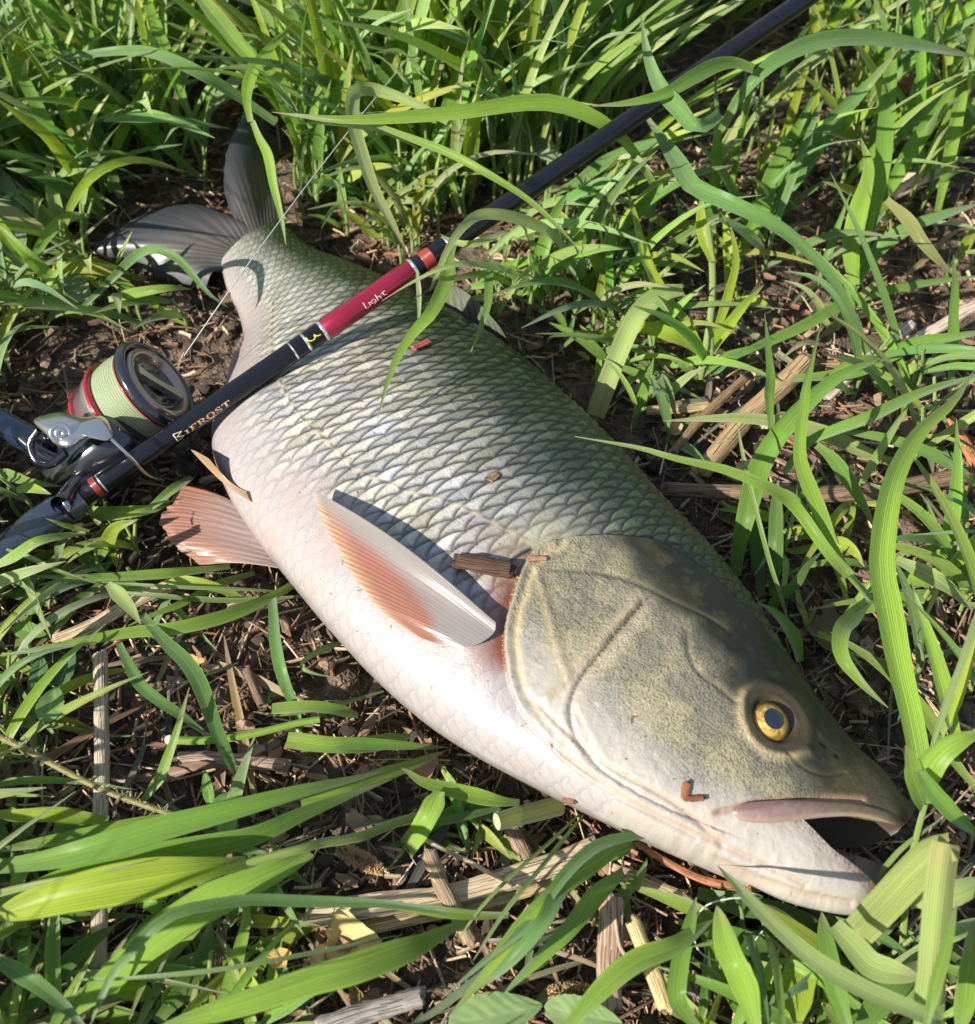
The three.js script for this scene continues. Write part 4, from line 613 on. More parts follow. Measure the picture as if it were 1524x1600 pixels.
plant('bright yellow-green grass seedling with a pale stem below the dark slanting leaf', [1094, 592], [
  [S_, [1094, 592, 1104, 540, 1113, 470, 1113, 409, 1106, 350], [0, 0.045, 0.09], 12, [0.30, 0.40, 0.12]],
  [B, [1099, 555, 1075, 535, 1050, 524, 1012, 512, 975, 515, 920, 535], [0.02, 0.035, 0.03], 25, 'y', { tip: 2 }],
  [B, [1098, 550, 1070, 500, 1043, 471, 1022, 435, 1010, 408, 990, 330, 975, 280], [0.02, 0.06, 0.085], 22, 'y', { tip: 2, fold: 0.5 }],
  [B, [1105, 545, 1125, 500, 1140, 452, 1150, 410, 1142, 360, 1125, 330], [0.02, 0.06, 0.085], 16, 'y', { tip: 2 }],
  [B, [1090, 592, 1070, 572, 1030, 545], [0.004, 0.012, 0.012], 15, 'g', {}],
  [B, [1096, 588, 1130, 560, 1170, 547, 1215, 530], [0.004, 0.02, 0.02], 15, 'g', {}],
  [B, [1113, 409, 1098, 360, 1096, 320, 1102, 300], [0.07, 0.09, 0.1], 20, 'y', {}]]);
blade('pale broad blade bending down left to the dark soil beside the back of the fish', [1068, 453, 1040, 457, 1015, 471, 995, 492, 982, 516, 965, 555, 948, 600, 930, 650], [0.055, 0.05, 0.008], 29, 'p', { blunt: true, base: 0.6 });
blade('long low blade lying right across the straw right of the seedling', [1096, 586, 1170, 548, 1250, 512, 1330, 470, 1420, 447, 1535, 430], [0.004, 0.03, 0.035], 17, 'g', { tip: 4 });
blade('wide low blade lying toward the right edge above the dark twig', [1240, 592, 1334, 581, 1390, 556, 1432, 537, 1480, 528, 1540, 520], [0.02, 0.04, 0.05], 23, 'g', { tip: 5 });
blade('short upright blade at the right edge above the bark chips', [1486, 600, 1489, 540, 1490, 491, 1492, 445, 1490, 398], [0.01, 0.05, 0.09], 19, 'g', {});
blade('yellowing blade with a dry brown tip at the right edge', [1385, 312, 1420, 345, 1440, 375, 1465, 405, 1490, 430], [0.06, 0.055, 0.035], 22, [0.30, 0.33, 0.10], { dry: 0.9 });
// --- over the rod and the back of the fish
blade('long horizontal blade crossing over the rod left of its thin end', [1020, 285, 985, 230, 940, 190, 859, 160, 700, 177, 541, 187, 425, 175], [0.09, 0.155, 0.15], 27, 'l', { base: 0.4, tip: 2.2 });
blade('pale blade folded over and hanging down to the red foregrip', [700, 190, 640, 158, 577, 138, 556, 142, 550, 165, 553, 197, 564, 236, 584, 295, 610, 344, 638, 400], [0.13, 0.15, 0.105], 23, 'p', { tip: 6 });
blade('narrow blade slanting down across the rod above the tail', [560, 185, 640, 215, 700, 238, 760, 270, 826, 312, 876, 358, 912, 400], [0.15, 0.15, 0.10], 13, 'l', { tip: 3 });
plant('pale blades arching across the rod just right of the red foregrip', [880, 420], [
  [B, [900, 420, 870, 372, 826, 347, 777, 335, 740, 340, 720, 358, 702, 384, 684, 425, 672, 455], [0.04, 0.145, 0.11], 20, 'p', { tip: 4 }],
  [B, [790, 362, 763, 374, 735, 382, 710, 378, 688, 366], [0.12, 0.135, 0.12], 17, 'y', {}],
  [B, [830, 440, 800, 425, 763, 416, 719, 412, 684, 422, 645, 441, 597, 470], [0.07, 0.135, 0.11], 16, 'l', { tip: 1.8 }]]);
blade('hanging blade bent over the rod with its tip on the scales', [712, 372, 702, 400, 700, 430, 684, 470, 668, 496, 645, 520, 618, 564, 602, 610, 590, 655], [0.115, 0.12, 0.09], 29, 'l', { base: 0.4, tip: 1.5 });
blade('thin blade hanging from the rod beside the red foregrip', [652, 425, 655, 460, 655, 490, 653, 518], [0.11, 0.105, 0.095], 9, 'p', {});
blade('narrow blade hanging over the dorsal side right of the foregrip', [768, 400, 764, 440, 762, 476, 750, 515, 736, 550], [0.11, 0.105, 0.08], 14, 'g', {});
blade('top blade lying level along the upper edge of the frame', [760, 80, 720, 60, 679, 42, 630, 30, 531, 18, 400, 6], [0.13, 0.15, 0.14], 22, 'g', { tip: 1.6 });
// --- upper left
blade('long arched blade in the top left with its tip at the far left', [432, 192, 377, 154, 340, 130, 312, 114, 246, 85, 197, 79, 98, 92, 34, 112], [0.09, 0.13, 0.10], 24, 'b', { tip: 1.7 });
blade('short level blade left of the upper tail lobe', [162, 187, 223, 184, 279, 187, 320, 194, 360, 201], [0.08, 0.095, 0.08], 15, 'b', {});
blade('twisted upright blade left of the upper tail lobe tip', [392, 190, 386, 160, 387, 135, 396, 110, 412, 86, 434, 62, 460, 34], [0.11, 0.14, 0.16], 19, 'l', { twist: 1.2 });
blade('wide blade slanting down right above the tail', [300, -20, 345, 35, 394, 92, 440, 130, 490, 168], [0.15, 0.14, 0.11], 32, 'l', {});
blade('blade hanging over the right edge of the upper tail lobe', [395, 190, 405, 215, 418, 240, 428, 290, 440, 340, 447, 382], [0.11, 0.10, 0.075], 17, 'l', {});
plant('blades leaning left with sunlit yellow edges at the far left top', [150, 330], [
  [B, [160, 330, 131, 285, 100, 245, 72, 212, 30, 180, -10, 150], [0.02, 0.08, 0.13], 24, 'y', {}],
  [B, [140, 310, 100, 250, 60, 170, 20, 90, -5, 40], [0.02, 0.09, 0.15], 24, 'g', {}],
  [B, [175, 300, 140, 220, 110, 150, 70, 70, 40, 0], [0.02, 0.09, 0.15], 20, 'l', {}],
  [B, [190, 310, 160, 230, 130, 160, 105, 90, 60, 10], [0.02, 0.08, 0.14], 22, 'd', {}],
  [B, [165, 340, 110, 300, 60, 275, 10, 262], [0.02, 0.06, 0.07], 22, 'd', {}]]);
blade('diagonal blade above the reel reaching the left edge', [105, 470, 70, 425, 40, 395, -10, 345], [0.02, 0.055, 0.08], 24, 'l', {});
blade('curved blade crossing in front of the lower tail lobe', [130, 480, 165, 445, 200, 410, 222, 394, 245, 390, 275, 402, 300, 428, 330, 462, 356, 480], [0.02, 0.07, 0.05], 15, 'b', { tip: 4 });
blade('small bright upright blade before the lower tail lobe', [182, 412, 192, 390, 206, 362], [0.03, 0.045, 0.055], 9, 'y', {});
blade('level blade under the tail above the dry litter', [170, 468, 220, 456, 265, 450, 300, 452], [0.03, 0.05, 0.04], 17, 'l', {});
// --- around the reel and handle
blade('serrated blade left of the reel at the frame edge', [-15, 735, 20, 745, 50, 754, 97, 760], [0.03, 0.045, 0.04], 20, 'l', {});
blade('short yellow blade in front of the reel seat', [26, 766, 45, 762, 62, 766, 80, 772], [0.045, 0.05, 0.05], 18, 'y', {});
blade('bright blade crossing in front of the butt grip', [-15, 888, 25, 868, 59, 846, 95, 838, 135, 834], [0.05, 0.075, 0.06], 20, 'l', {});
blade('little yellow blade tip in front of the butt grip', [140, 830, 105, 822, 88, 816, 72, 810], [0.06, 0.07, 0.075], 9, 'y', {});
blade('broad pale leaf lying between the handle and the spread pelvic fin', [132, 795, 170, 803, 207, 800, 240, 795, 270, 782], [0.012, 0.03, 0.02], 27, 'l', {});
blade('bright folded leaf standing below the handle', [158, 868, 168, 845, 180, 825, 215, 812], [0.01, 0.03, 0.04], 24, 'y', {});
blade('green blade curving behind the pelvic fin', [300, 745, 270, 765, 240, 790, 215, 806], [0.02, 0.03, 0.02], 20, 'g', {});
// --- left middle
blade('level blade just below the spread pelvic fin', [360, 885, 310, 891, 262, 896, 164, 902, 90, 902, 36, 898], [0.012, 0.03, 0.03], 18, 'l', { tip: 2 });
blade('thin grass stalk level below the pelvic fin', [450, 926, 400, 922, 295, 918, 220, 914, 160, 910], [0.02, 0.035, 0.03], 6, 'l', { tip: 6 });
blade('second thin stalk reaching the belly edge', [470, 932, 361, 938, 262, 932, 200, 926, 165, 918], [0.02, 0.03, 0.025], 8, 'g', { tip: 6 });
blade('long broad blade sweeping from the belly to the left edge', [460, 912, 420, 935, 361, 960, 279, 981, 197, 989, 98, 1008, -15, 1027], [0.02, 0.045, 0.035], 24, 'l', { tip: 2.2 });
blade('narrow blade crossing above the long sweeping blade', [398, 895, 344, 912, 279, 945, 235, 962, 200, 978], [0.015, 0.03, 0.03], 15, 'l', {});
blade('thin blade slanting from the handle down right', [10, 858, 50, 872, 82, 888, 120, 902, 160, 914], [0.05, 0.05, 0.035], 8, 'l', {});
blade('long blade running down right over the soil to the cut stem', [222, 960, 260, 1005, 291, 1035, 310, 1065, 323, 1098, 338, 1140, 354, 1177, 364, 1200, 372, 1222], [0.045, 0.05, 0.012], 25, 'b', { tip: 5 });
blade('dark blade curving over the soil below the long sweeping blade', [186, 1005, 202, 1040, 220, 1071, 250, 1096, 283, 1118, 310, 1138, 338, 1156], [0.04, 0.04, 0.015], 21, 'b', {});
blade('short pale sunlit leaf above the sweeping blade', [168, 912, 188, 932, 203, 950, 220, 975], [0.05, 0.05, 0.045], 24, 'p', {});
blade('upright blade with a dry brown tip over the dark soil', [222, 1254, 238, 1232, 252, 1212, 262, 1185, 272, 1157, 284, 1118, 296, 1074], [0.01, 0.045, 0.06], 19, 'l', { dry: 0.7 });
blade('short blade hanging from the belly over the soil', [426, 935, 428, 970, 430, 1000, 437, 1040, 448, 1075, 464, 1112, 470, 1150], [0.03, 0.035, 0.008], 19, 'b', { base: 0.7, tip: 5 });
blade('curled ribbon blade beside the lower belly', [545, 1000, 512, 1012, 480, 1030, 472, 1042, 492, 1052, 524, 1058], [0.01, 0.028, 0.03], 15, 'l', { twist: 1 });
blade('blade bundle foot lying left of the belly above the cut stem', [600, 1080, 540, 1098, 472, 1112, 430, 1117, 396, 1112], [0.015, 0.025, 0.02], 9, 'l', { tip: 5 });
blade('flat broad blade lying left of the belly with a torn end', [640, 1150, 580, 1163, 531, 1165, 490, 1162, 448, 1156], [0.015, 0.03, 0.03], 26, 'l', { blunt: true, base: 0.35 });
blade('upper torn blade lying left of the belly', [560, 1118, 520, 1108, 480, 1104, 425, 1108], [0.02, 0.032, 0.03], 18, 'l', { blunt: true });
{ const t = thing('cut_stem', P(380, 1152, 0), 'cut green grass stem lying over the soil with a pale end', 'plant stem'); const pts = [[266, 1156], [310, 1157], [354, 1154], [400, 1146], [433, 1138], [465, 1130], [500, 1124]].map(([u, v]) => P(u, v, 0.035)); part('stem', stemGeo(pts, 6.5 * mpp(pts[0]), TINT.l, 24), leafMat, t); const e = new THREE.SphereGeometry(0.0026, 12, 8); e.translate(pts[0].x, pts[0].y, pts[0].z); part('cut_end', e, new THREE.MeshStandardMaterial({ color: rgb(0.62, 0.66, 0.42), roughness: 0.7 }), t); }
// --- lower left: big leaves that run left
blade('broad dark leaf running left with its tip under the belly', [-20, 1356, 60, 1346, 118, 1334, 236, 1299, 354, 1268, 472, 1236, 540, 1220, 606, 1203], [0.05, 0.075, 0.05], 42, 'g', { tip: 2.2 });
blade('second broad leaf lying just below the dark leaf', [-20, 1420, 79, 1380, 177, 1350, 295, 1327, 394, 1307, 472, 1272, 540, 1245, 612, 1218], [0.045, 0.06, 0.035], 44, 'g', { tip: 2.2 });
plant('sunlit yellow-green leaf with its pale stem across the lower left', [600, 1300], [
  [S_, [690, 1268, 620, 1285, 560, 1308, 500, 1318, 470, 1326, 380, 1350], [0.012, 0.05, 0.06], 15, [0.26, 0.36, 0.07]],
  [B, [384, 1348, 330, 1356, 276, 1366, 157, 1387, 59, 1410, -20, 1436], [0.062, 0.075, 0.055], 60, 'y', { tip: 5, base: 0.35 }],
  [B, [482, 1328, 450, 1352, 413, 1370, 360, 1395, 315, 1418, 236, 1472, 157, 1543, 70, 1610], [0.055, 0.06, 0.04], 56, 'l', { tip: 4, base: 0.5 }]]);
blade('narrow teal blade arching over the broad leaves of the lower left', [700, 1425, 600, 1412, 472, 1408, 390, 1406, 335, 1413, 276, 1426, 245, 1445, 220, 1468, 195, 1500, 177, 1520, 158, 1560, 140, 1605], [0.06, 0.09, 0.05], 18, 'b', { tip: 8, twist: 0.5 });
blade('pointed blade in the bottom left corner', [-20, 1490, 20, 1514, 59, 1539, 100, 1572, 140, 1612], [0.07, 0.075, 0.05], 27, 'b', {});
blade('thin level stalk crossing the lower left', [120, 1531, 177, 1530, 335, 1516, 430, 1500, 512, 1484, 620, 1462], [0.06, 0.065, 0.04], 7, 'l', { tip: 8 });
blade('broad bright leaf along the bottom edge left of centre', [728, 1440, 690, 1458, 657, 1476, 600, 1497, 540, 1518, 500, 1528, 380, 1568, 240, 1608], [0.02, 0.055, 0.05], 42, 'l', { base: 0.3, tip: 6 });
blade('low yellow blade at the left edge above the broad leaves', [170, 1281, 120, 1276, 79, 1272, 30, 1274, -20, 1270], [0.03, 0.04, 0.04], 24, 'y', { tip: 5 });
blade('blade under the broad leaves at the lower left', [330, 1262, 280, 1275, 200, 1290, 100, 1310, -20, 1332], [0.02, 0.035, 0.035], 20, 'l', { tip: 5 });
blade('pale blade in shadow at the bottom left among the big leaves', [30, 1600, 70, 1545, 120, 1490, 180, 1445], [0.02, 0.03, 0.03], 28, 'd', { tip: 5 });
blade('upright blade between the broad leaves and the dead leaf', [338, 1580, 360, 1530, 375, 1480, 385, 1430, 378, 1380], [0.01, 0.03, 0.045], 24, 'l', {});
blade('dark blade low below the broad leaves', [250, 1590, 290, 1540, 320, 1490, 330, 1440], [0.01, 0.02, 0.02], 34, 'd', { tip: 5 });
{ const t = thing('hairy_stem', P(140, 1215, 0), 'tan hairy stem slanting across the pale upright stick at left', 'plant stem'); const pts = [[-20, 1142], [40, 1170], [79, 1192], [157, 1232], [220, 1256], [282, 1276]].map(([u, v]) => P(u, v, 0.05)); part('stem', stemGeo(pts, 5.5 * mpp(pts[2]), [0.34, 0.30, 0.10], 30), leafMat, t);
  const c = new THREE.CatmullRomCurve3(pts), gs = []; for (let i = 0; i < 90; i++) { const p = c.getPoint(rnd()), d = V(rr(-1, 1), rr(-0.2, 1), rr(-1, 1)).normalize(); gs.push(new THREE.TubeGeometry(new THREE.LineCurve3(p, p.clone().addScaledVector(d, 0.0042)), 1, 0.00012, 3)); } tag(part('hairs', mergeGeometries(gs), new THREE.MeshStandardMaterial({ color: rgb(0.6, 0.58, 0.4), roughness: 0.6 }), t), null, null, null, 'stuff'); }
// --- bottom middle
plant('leaf fan spreading from below the throat down to the bottom edge', [985, 1330], [
  [B, [990, 1318, 960, 1328, 933, 1346, 905, 1364, 874, 1388, 840, 1420, 815, 1446, 780, 1492, 756, 1526, 700, 1590], [0.03, 0.06, 0.035], 32, 'l', { tip: 3 }],
  [B, [975, 1362, 950, 1382, 925, 1406, 890, 1450, 854, 1487, 820, 1520, 783, 1557], [0.02, 0.045, 0.03], 34, 'g', { tip: 2.4 }],
  [B, [1060, 1305, 1000, 1305, 933, 1322, 880, 1370, 830, 1440, 760, 1500, 690, 1560], [0.035, 0.06, 0.04], 20, 'b', { tip: 3 }],
  [B, [985, 1325, 940, 1332, 905, 1352, 890, 1372], [0.03, 0.035, 0.03], 36, 'l', {}],
  [B, [905, 1360, 870, 1400, 850, 1440, 800, 1500, 750, 1545], [0.045, 0.065, 0.04], 26, 'b', { tip: 3 }]]);
blade('thin straight stalk below the throat', [912, 1274, 880, 1312, 846, 1355, 815, 1392, 788, 1426, 740, 1500], [0.012, 0.045, 0.03], 7, 'l', { tip: 9 });
blade('second thin stalk beside the first below the throat', [906, 1272, 860, 1315, 800, 1368, 750, 1420, 715, 1470], [0.012, 0.04, 0.03], 6, 'l', { tip: 9 });
blade('level blade pointing left over the bleached wood sliver', [795, 1430, 740, 1430, 697, 1426, 640, 1418, 579, 1410, 480, 1407], [0.03, 0.045, 0.045], 19, 'l', { tip: 1.8 });
blade('flat hairy leaf pointing left under the throat', [812, 1254, 780, 1252, 717, 1237, 680, 1228, 657, 1220, 640, 1208, 624, 1198], [0.02, 0.03, 0.035], 25, 'l', { tip: 3, base: 0.4 });
blade('folded bright leaf hanging beside the hairy leaf', [688, 1236, 672, 1270, 655, 1300, 636, 1326], [0.032, 0.03, 0.01], 34, 'l', { blunt: true });
blade('level blade crossing behind the folded leaf', [782, 1262, 740, 1272, 690, 1282, 657, 1283, 600, 1285, 540, 1282], [0.012, 0.022, 0.018], 16, 'b', {});
blade('long leaf pointing right to the throat at mid left', [470, 1250, 540, 1236, 579, 1218, 640, 1196, 700, 1172], [0.04, 0.035, 0.015], 26, 'l', { base: 0.8 });
blade('upper leaf of the pair pointing at the throat', [470, 1168, 540, 1162, 600, 1164, 700, 1168], [0.03, 0.028, 0.016], 20, 'g', { base: 0.8, tip: 3 });
{ const t = thing('cut_stem', P(815, 1270, 0), 'thick cut green stalk end poking out below the throat', 'plant stem'); const a = P(776, 1284, 0.03), b = P(875, 1258, 0.02), d = b.clone().sub(a).normalize(), r = 15 * mpp(a); const L = a.distanceTo(b);
  const g = axisLathe([[0, r * 0.9], [L * 0.3, r], [L * 0.34, r * 1.12], [L * 0.4, r], [L, r * 1.05]], a, d, 24); const col = new Float32Array(g.attributes.position.count * 3); for (let i = 0; i < col.length; i += 3) col.set([0.19, 0.22, 0.05], i); g.setAttribute('color', new THREE.BufferAttribute(col, 3)); part('stem', g, leafMat, t);
  part('cut_end', axisLathe([[-0.0006, 0], [-0.0004, r * 0.6], [0.0003, r * 0.9]], a, d, 24), new THREE.MeshPhysicalMaterial({ color: rgb(0.34, 0.42, 0.22), roughness: 0.35, clearcoat: 0.6, side: THREE.DoubleSide }), t); }
// --- right of the fish
plant('long blade pointing left at the back of the fish with a twisted upright partner', [1350, 930], [
  [S_, [1362, 938, 1345, 918, 1326, 897], [0.01, 0.04, 0.06], 12, 'l'],
  [B, [1326, 897, 1297, 866, 1245, 794, 1220, 772, 1192, 757, 1131, 733, 1052, 715, 1000, 700, 898, 682], [0.06, 0.10, 0.10], 22, 'l', { tip: 1.5, base: 0.8 }],
  [B, [1328, 900, 1306, 867, 1280, 798, 1262, 755, 1250, 720, 1249, 690, 1254, 650, 1258, 614, 1270, 560, 1284, 500], [0.06, 0.10, 0.13], 30, 'l', { tip: 1.5, twist: 0.7 }],
  [B, [1322, 893, 1298, 870, 1265, 815, 1240, 775, 1215, 760], [0.06, 0.075, 0.075], 20, 'g', {}]]);
blade('broad blade curving up right from the shade beside the back', [1149, 898, 1156, 850, 1166, 806, 1188, 728, 1210, 690, 1236, 657, 1270, 622, 1306, 592, 1345, 572, 1390, 560], [0.01, 0.07, 0.08], 36, 'g', { tip: 2.4 });
blade('long blade rising right over the dark twig to the edge', [1225, 740, 1262, 692, 1305, 672, 1350, 656, 1437, 615, 1535, 584], [0.03, 0.06, 0.07], 22, 'g', { tip: 4 });
blade('narrow vertical blade above the dark twig', [1206, 676, 1202, 620, 1204, 587, 1200, 540, 1195, 490], [0.03, 0.07, 0.10], 17, 'g', {});
blade('thin green stem rising beside the back of the head', [1240, 1000, 1222, 935, 1205, 885, 1190, 830, 1175, 771, 1162, 715, 1152, 662], [0.02, 0.07, 0.09], 7, 'l', { tip: 9 });
blade('short broad leaf close behind the head', [1250, 1034, 1243, 1000, 1225, 972, 1208, 955, 1186, 942], [0.03, 0.045, 0.05], 24, 'g', {});
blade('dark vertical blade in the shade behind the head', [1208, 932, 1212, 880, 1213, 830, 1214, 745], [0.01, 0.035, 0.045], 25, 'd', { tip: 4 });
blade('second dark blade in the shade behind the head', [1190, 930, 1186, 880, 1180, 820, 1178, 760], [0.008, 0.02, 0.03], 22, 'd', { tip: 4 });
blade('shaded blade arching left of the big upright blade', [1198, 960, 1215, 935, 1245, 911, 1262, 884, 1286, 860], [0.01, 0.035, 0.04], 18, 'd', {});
blade('blade curving down through the shade to the pale leaf', [1276, 695, 1300, 715, 1324, 746, 1350, 790, 1367, 826], [0.05, 0.055, 0.04], 23, 'g', {});
blade('big pale upright blade standing right of the eye', [1442, 1225, 1425, 1130, 1411, 1069, 1398, 1010, 1389, 959, 1378, 905, 1376, 868, 1380, 830, 1385, 797, 1398, 745, 1437, 675, 1486, 631, 1524, 578], [0.04, 0.11, 0.13], 46, 'l', { tip: 2.4, base: 0.75, fold: 0.4 });
blade('folded broad leaf standing behind the snout', [1355, 940, 1332, 965, 1315, 988, 1316, 1025, 1345, 1065, 1388, 1106], [0.03, 0.06, 0.045], 31, 'l', { twist: 0.9 });
blade('pale leaf with a brown tip right of the big upright blade', [1400, 874, 1430, 888, 1459, 903, 1490, 924, 1520, 955], [0.07, 0.075, 0.06], 26, 'p', { dry: 0.5 });
blade('narrow folded blade standing right of the big pale blade', [1498, 1170, 1485, 1120, 1477, 1085, 1462, 1030, 1446, 981, 1432, 940, 1423, 905], [0.04, 0.08, 0.10], 28, 'l', { fold: 0.6 });
blade('stiff pale stem rising at the right edge', [1452, 1180, 1468, 1130, 1485, 1082, 1508, 1020, 1530, 945], [0.05, 0.09, 0.12], 12, 'p', { tip: 9 });
blade('level thin straw-green blade at the right edge', [1540, 829, 1500, 831, 1465, 833, 1427, 836], [0.05, 0.05, 0.05], 7, 'p', {});
blade('blade along the right edge above the snout', [1470, 1150, 1495, 1090, 1515, 1030, 1535, 960], [0.04, 0.08, 0.11], 22, 'y', {});
plant('young leaf sheath standing right of the open mouth', [1420, 1440], [
  [S_, [1410, 1500, 1414, 1430, 1423, 1350, 1434, 1300, 1446, 1255], [0.0, 0.04, 0.07], 12, [0.26, 0.38, 0.09]],
  [B, [1446, 1258, 1438, 1240, 1428, 1215, 1424, 1190, 1414, 1165], [0.07, 0.085, 0.095], 36, 'l', { base: 0.8, tip: 4 }],
  [B, [1446, 1256, 1446, 1215, 1472, 1176, 1500, 1158, 1540, 1142], [0.07, 0.095, 0.10], 42, 'l', { tip: 3 }],
  [B, [1438, 1205, 1460, 1240, 1492, 1275, 1535, 1310], [0.09, 0.09, 0.08], 32, 'g', { tip: 3 }],
  [B, [1361, 1384, 1385, 1352, 1413, 1322, 1445, 1298, 1475, 1276], [0.03, 0.05, 0.06], 10, 'l', {}]]);
// --- bottom right
{ const t = thing('broken_grass_stalk', P(1460, 1560, 0), 'thick pale yellow-green stalk bent over at the right below the mouth', 'grass stalk');
  part('stem', makeBlade([1452, 1612, 1458, 1540, 1464, 1460, 1472, 1380, 1480, 1318], [0.075, 0.095, 0.11], 47, [0.33, 0.42, 0.12], { blunt: true, base: 0.9, fold: -0.5, cross: 8 }), leafMat, t);
  part('bent_leaf', makeBlade([1486, 1322, 1462, 1332, 1425, 1366, 1390, 1404, 1352, 1444, 1322, 1476], [0.11, 0.085, 0.04], 50, [0.33, 0.41, 0.11], { blunt: true, base: 0.8, fold: -0.35, cross: 8 }), leafMat, t);
  part('sheath', makeBlade([1448, 1600, 1462, 1540, 1482, 1470, 1495, 1410], [0.09, 0.10, 0.105], 20, 'l', { tip: 3 }), leafMat, t); }
blade('long pale blade in front slanting down right from the throat', [1470, 1606, 1447, 1588, 1344, 1543, 1275, 1502, 1213, 1448, 1172, 1406, 1145, 1378, 1121, 1352], [0.075, 0.09, 0.045], 30, 'p', { tip: 3, base: 0.8 });
blade('pale wavy leaf below the tip of the lower jaw', [1302, 1446, 1330, 1474, 1361, 1508, 1400, 1520, 1440, 1528], [0.05, 0.055, 0.06], 42, 'p', { base: 0.7, twist: 0.4, tip: 5 });
blade('light level leaf at the right edge below the mouth', [1420, 1410, 1460, 1402, 1500, 1392, 1540, 1376], [0.05, 0.06, 0.06], 40, 'p', { tip: 5 });
blade('upright blade left of the loose line below the jaw', [1182, 1610, 1165, 1544, 1150, 1510, 1138, 1485, 1120, 1415], [0.03, 0.045, 0.04], 42, 'l', { tip: 6 });
blade('broad leaf curving from the bottom edge to the line loop', [885, 1610, 935, 1552, 992, 1504, 1052, 1480, 1080, 1460, 1115, 1436], [0.04, 0.045, 0.03], 38, 'l', { tip: 4 });
blade('dark upright blade inside the line loop', [1090, 1606, 1068, 1580, 1058, 1558, 1062, 1510, 1074, 1460, 1088, 1402], [0.02, 0.035, 0.035], 29, 'g', { tip: 4 });
blade('green blade bottom centre right under the line loop', [1145, 1610, 1165, 1575, 1186, 1544, 1205, 1510, 1219, 1480], [0.02, 0.03, 0.03], 25, 'l', {});
blade('brown speckled blade under the jaw tip', [1328, 1612, 1310, 1555, 1298, 1509, 1290, 1465, 1284, 1425], [0.03, 0.035, 0.03], 30, 'g', { tip: 5 });
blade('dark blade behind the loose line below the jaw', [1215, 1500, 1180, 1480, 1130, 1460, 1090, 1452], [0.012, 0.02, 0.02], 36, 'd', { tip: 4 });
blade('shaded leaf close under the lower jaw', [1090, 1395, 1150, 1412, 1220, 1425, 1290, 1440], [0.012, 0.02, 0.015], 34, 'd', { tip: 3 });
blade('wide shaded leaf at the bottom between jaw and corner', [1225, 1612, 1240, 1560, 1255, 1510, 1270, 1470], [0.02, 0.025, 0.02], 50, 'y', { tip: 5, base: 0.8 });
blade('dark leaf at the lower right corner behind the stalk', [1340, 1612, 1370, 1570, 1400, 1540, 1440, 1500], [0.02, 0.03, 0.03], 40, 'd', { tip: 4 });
blade('bright leaf in the lower right corner', [1500, 1612, 1508, 1560, 1516, 1500, 1520, 1440], [0.03, 0.05, 0.06], 34, 'l', { tip: 4 });
blade('narrow pale blade before the throat pointing at the jaw', [985, 1440, 975, 1400, 1000, 1370, 1012, 1340], [0.01, 0.02, 0.02], 22, 'g', {});

// ------------------------------------------------------------------ broad-leaved weeds
function broadLeafGeo(c, dir, up, len, wid, tint, o = {}) { // c: foot, dir: along, up: leaf normal
  const T = dir.clone().normalize(), N = up.clone().addScaledVector(T, -up.dot(T)).normalize(), s = T.clone().cross(N), seed = o.seed || 1, droop = o.droop ?? 0.25;
  return gridGeo(14, 26, (a, b) => {
    const x = a * 2 - 1, prof = Math.pow(Math.sin(Math.PI * Math.pow(b, o.skew || 0.75)), 0.75) * (o.lobes ? 1 + 0.10 * Math.sin(b * o.lobes * 6.28) : 1 + 0.035 * Math.sin(b * 60)), vein = Math.abs(((b * 7 + Math.abs(x) * 1.6) % 1) - 0.5) * 2, ew = wid * prof;
    const hgt = wid * (0.16 * Math.abs(x) * prof - 0.05 * vein * prof + 0.09 * (noise(b * 6 + seed, x * 2 + 4) - 0.5)) - droop * len * b * b;
    const k = 0.85 + 0.2 * noise(b * 8 + seed, x * 3), lite = Math.exp(-x * x * 300) * 0.5 + (1 - sm(0, 0.14, 1 - vein)) * 0.22;
    return { p: c.clone().addScaledVector(T, len * b).addScaledVector(s, x * ew).addScaledVector(N, hgt), uv: [0.3 + a * 0.1, b], c: mix3(tint, [0.34, 0.42, 0.20], lite).map((v) => v * k) };
  });
}
const broadMat = new THREE.MeshPhysicalMaterial({ vertexColors: true, roughness: 0.95, specularIntensity: 0.5, transmission: 0.42, thickness: 0, clearcoat: 0.15, clearcoatRoughness: 0.35, side: THREE.DoubleSide });
function weed(label, leaves) { // leaves: u, v, h, direction pixel u, v, half width px, tint
  const f = P(leaves[0][0], leaves[0][1], 0), t = thing('broadleaf_weed', f, label, 'weed');
  leaves.forEach(([u, v, h, u2, v2, w, tint, h2], i) => { const a = P(u, v, h), b = P(u2, v2, h2 ?? h), d = b.clone().sub(a); part('leaf', broadLeafGeo(a, d, V(rr(-0.2, 0.2), 1, rr(0, 0.4)), d.length(), w * mpp(a), tint, { seed: i + u, droop: 0.12 }), broadMat, t); if (i % 2 === 0) { const g = f.clone(); part('stem', stemGeo([g, g.clone().lerp(a, 0.5).add(V(0, 0.004, 0)), a], 0.0013, [0.2, 0.3, 0.08], 8), leafMat, t); } });
}
const PALE = [0.24, 0.31, 0.17];
weed('big pale crinkled leaf at the left edge above the reel', [[-30, 250, 0.05, 30, 400, 34, PALE, 0.045], [-20, 230, 0.06, -60, 330, 30, PALE]]);
weed('pale broad leaves under the arched blade in the top left', [[140, 165, 0.045, 225, 120, 26, PALE], [215, 95, 0.05, 290, 45, 26, [0.20, 0.28, 0.08]], [230, 150, 0.03, 165, 205, 20, [0.10, 0.2, 0.06]]]);
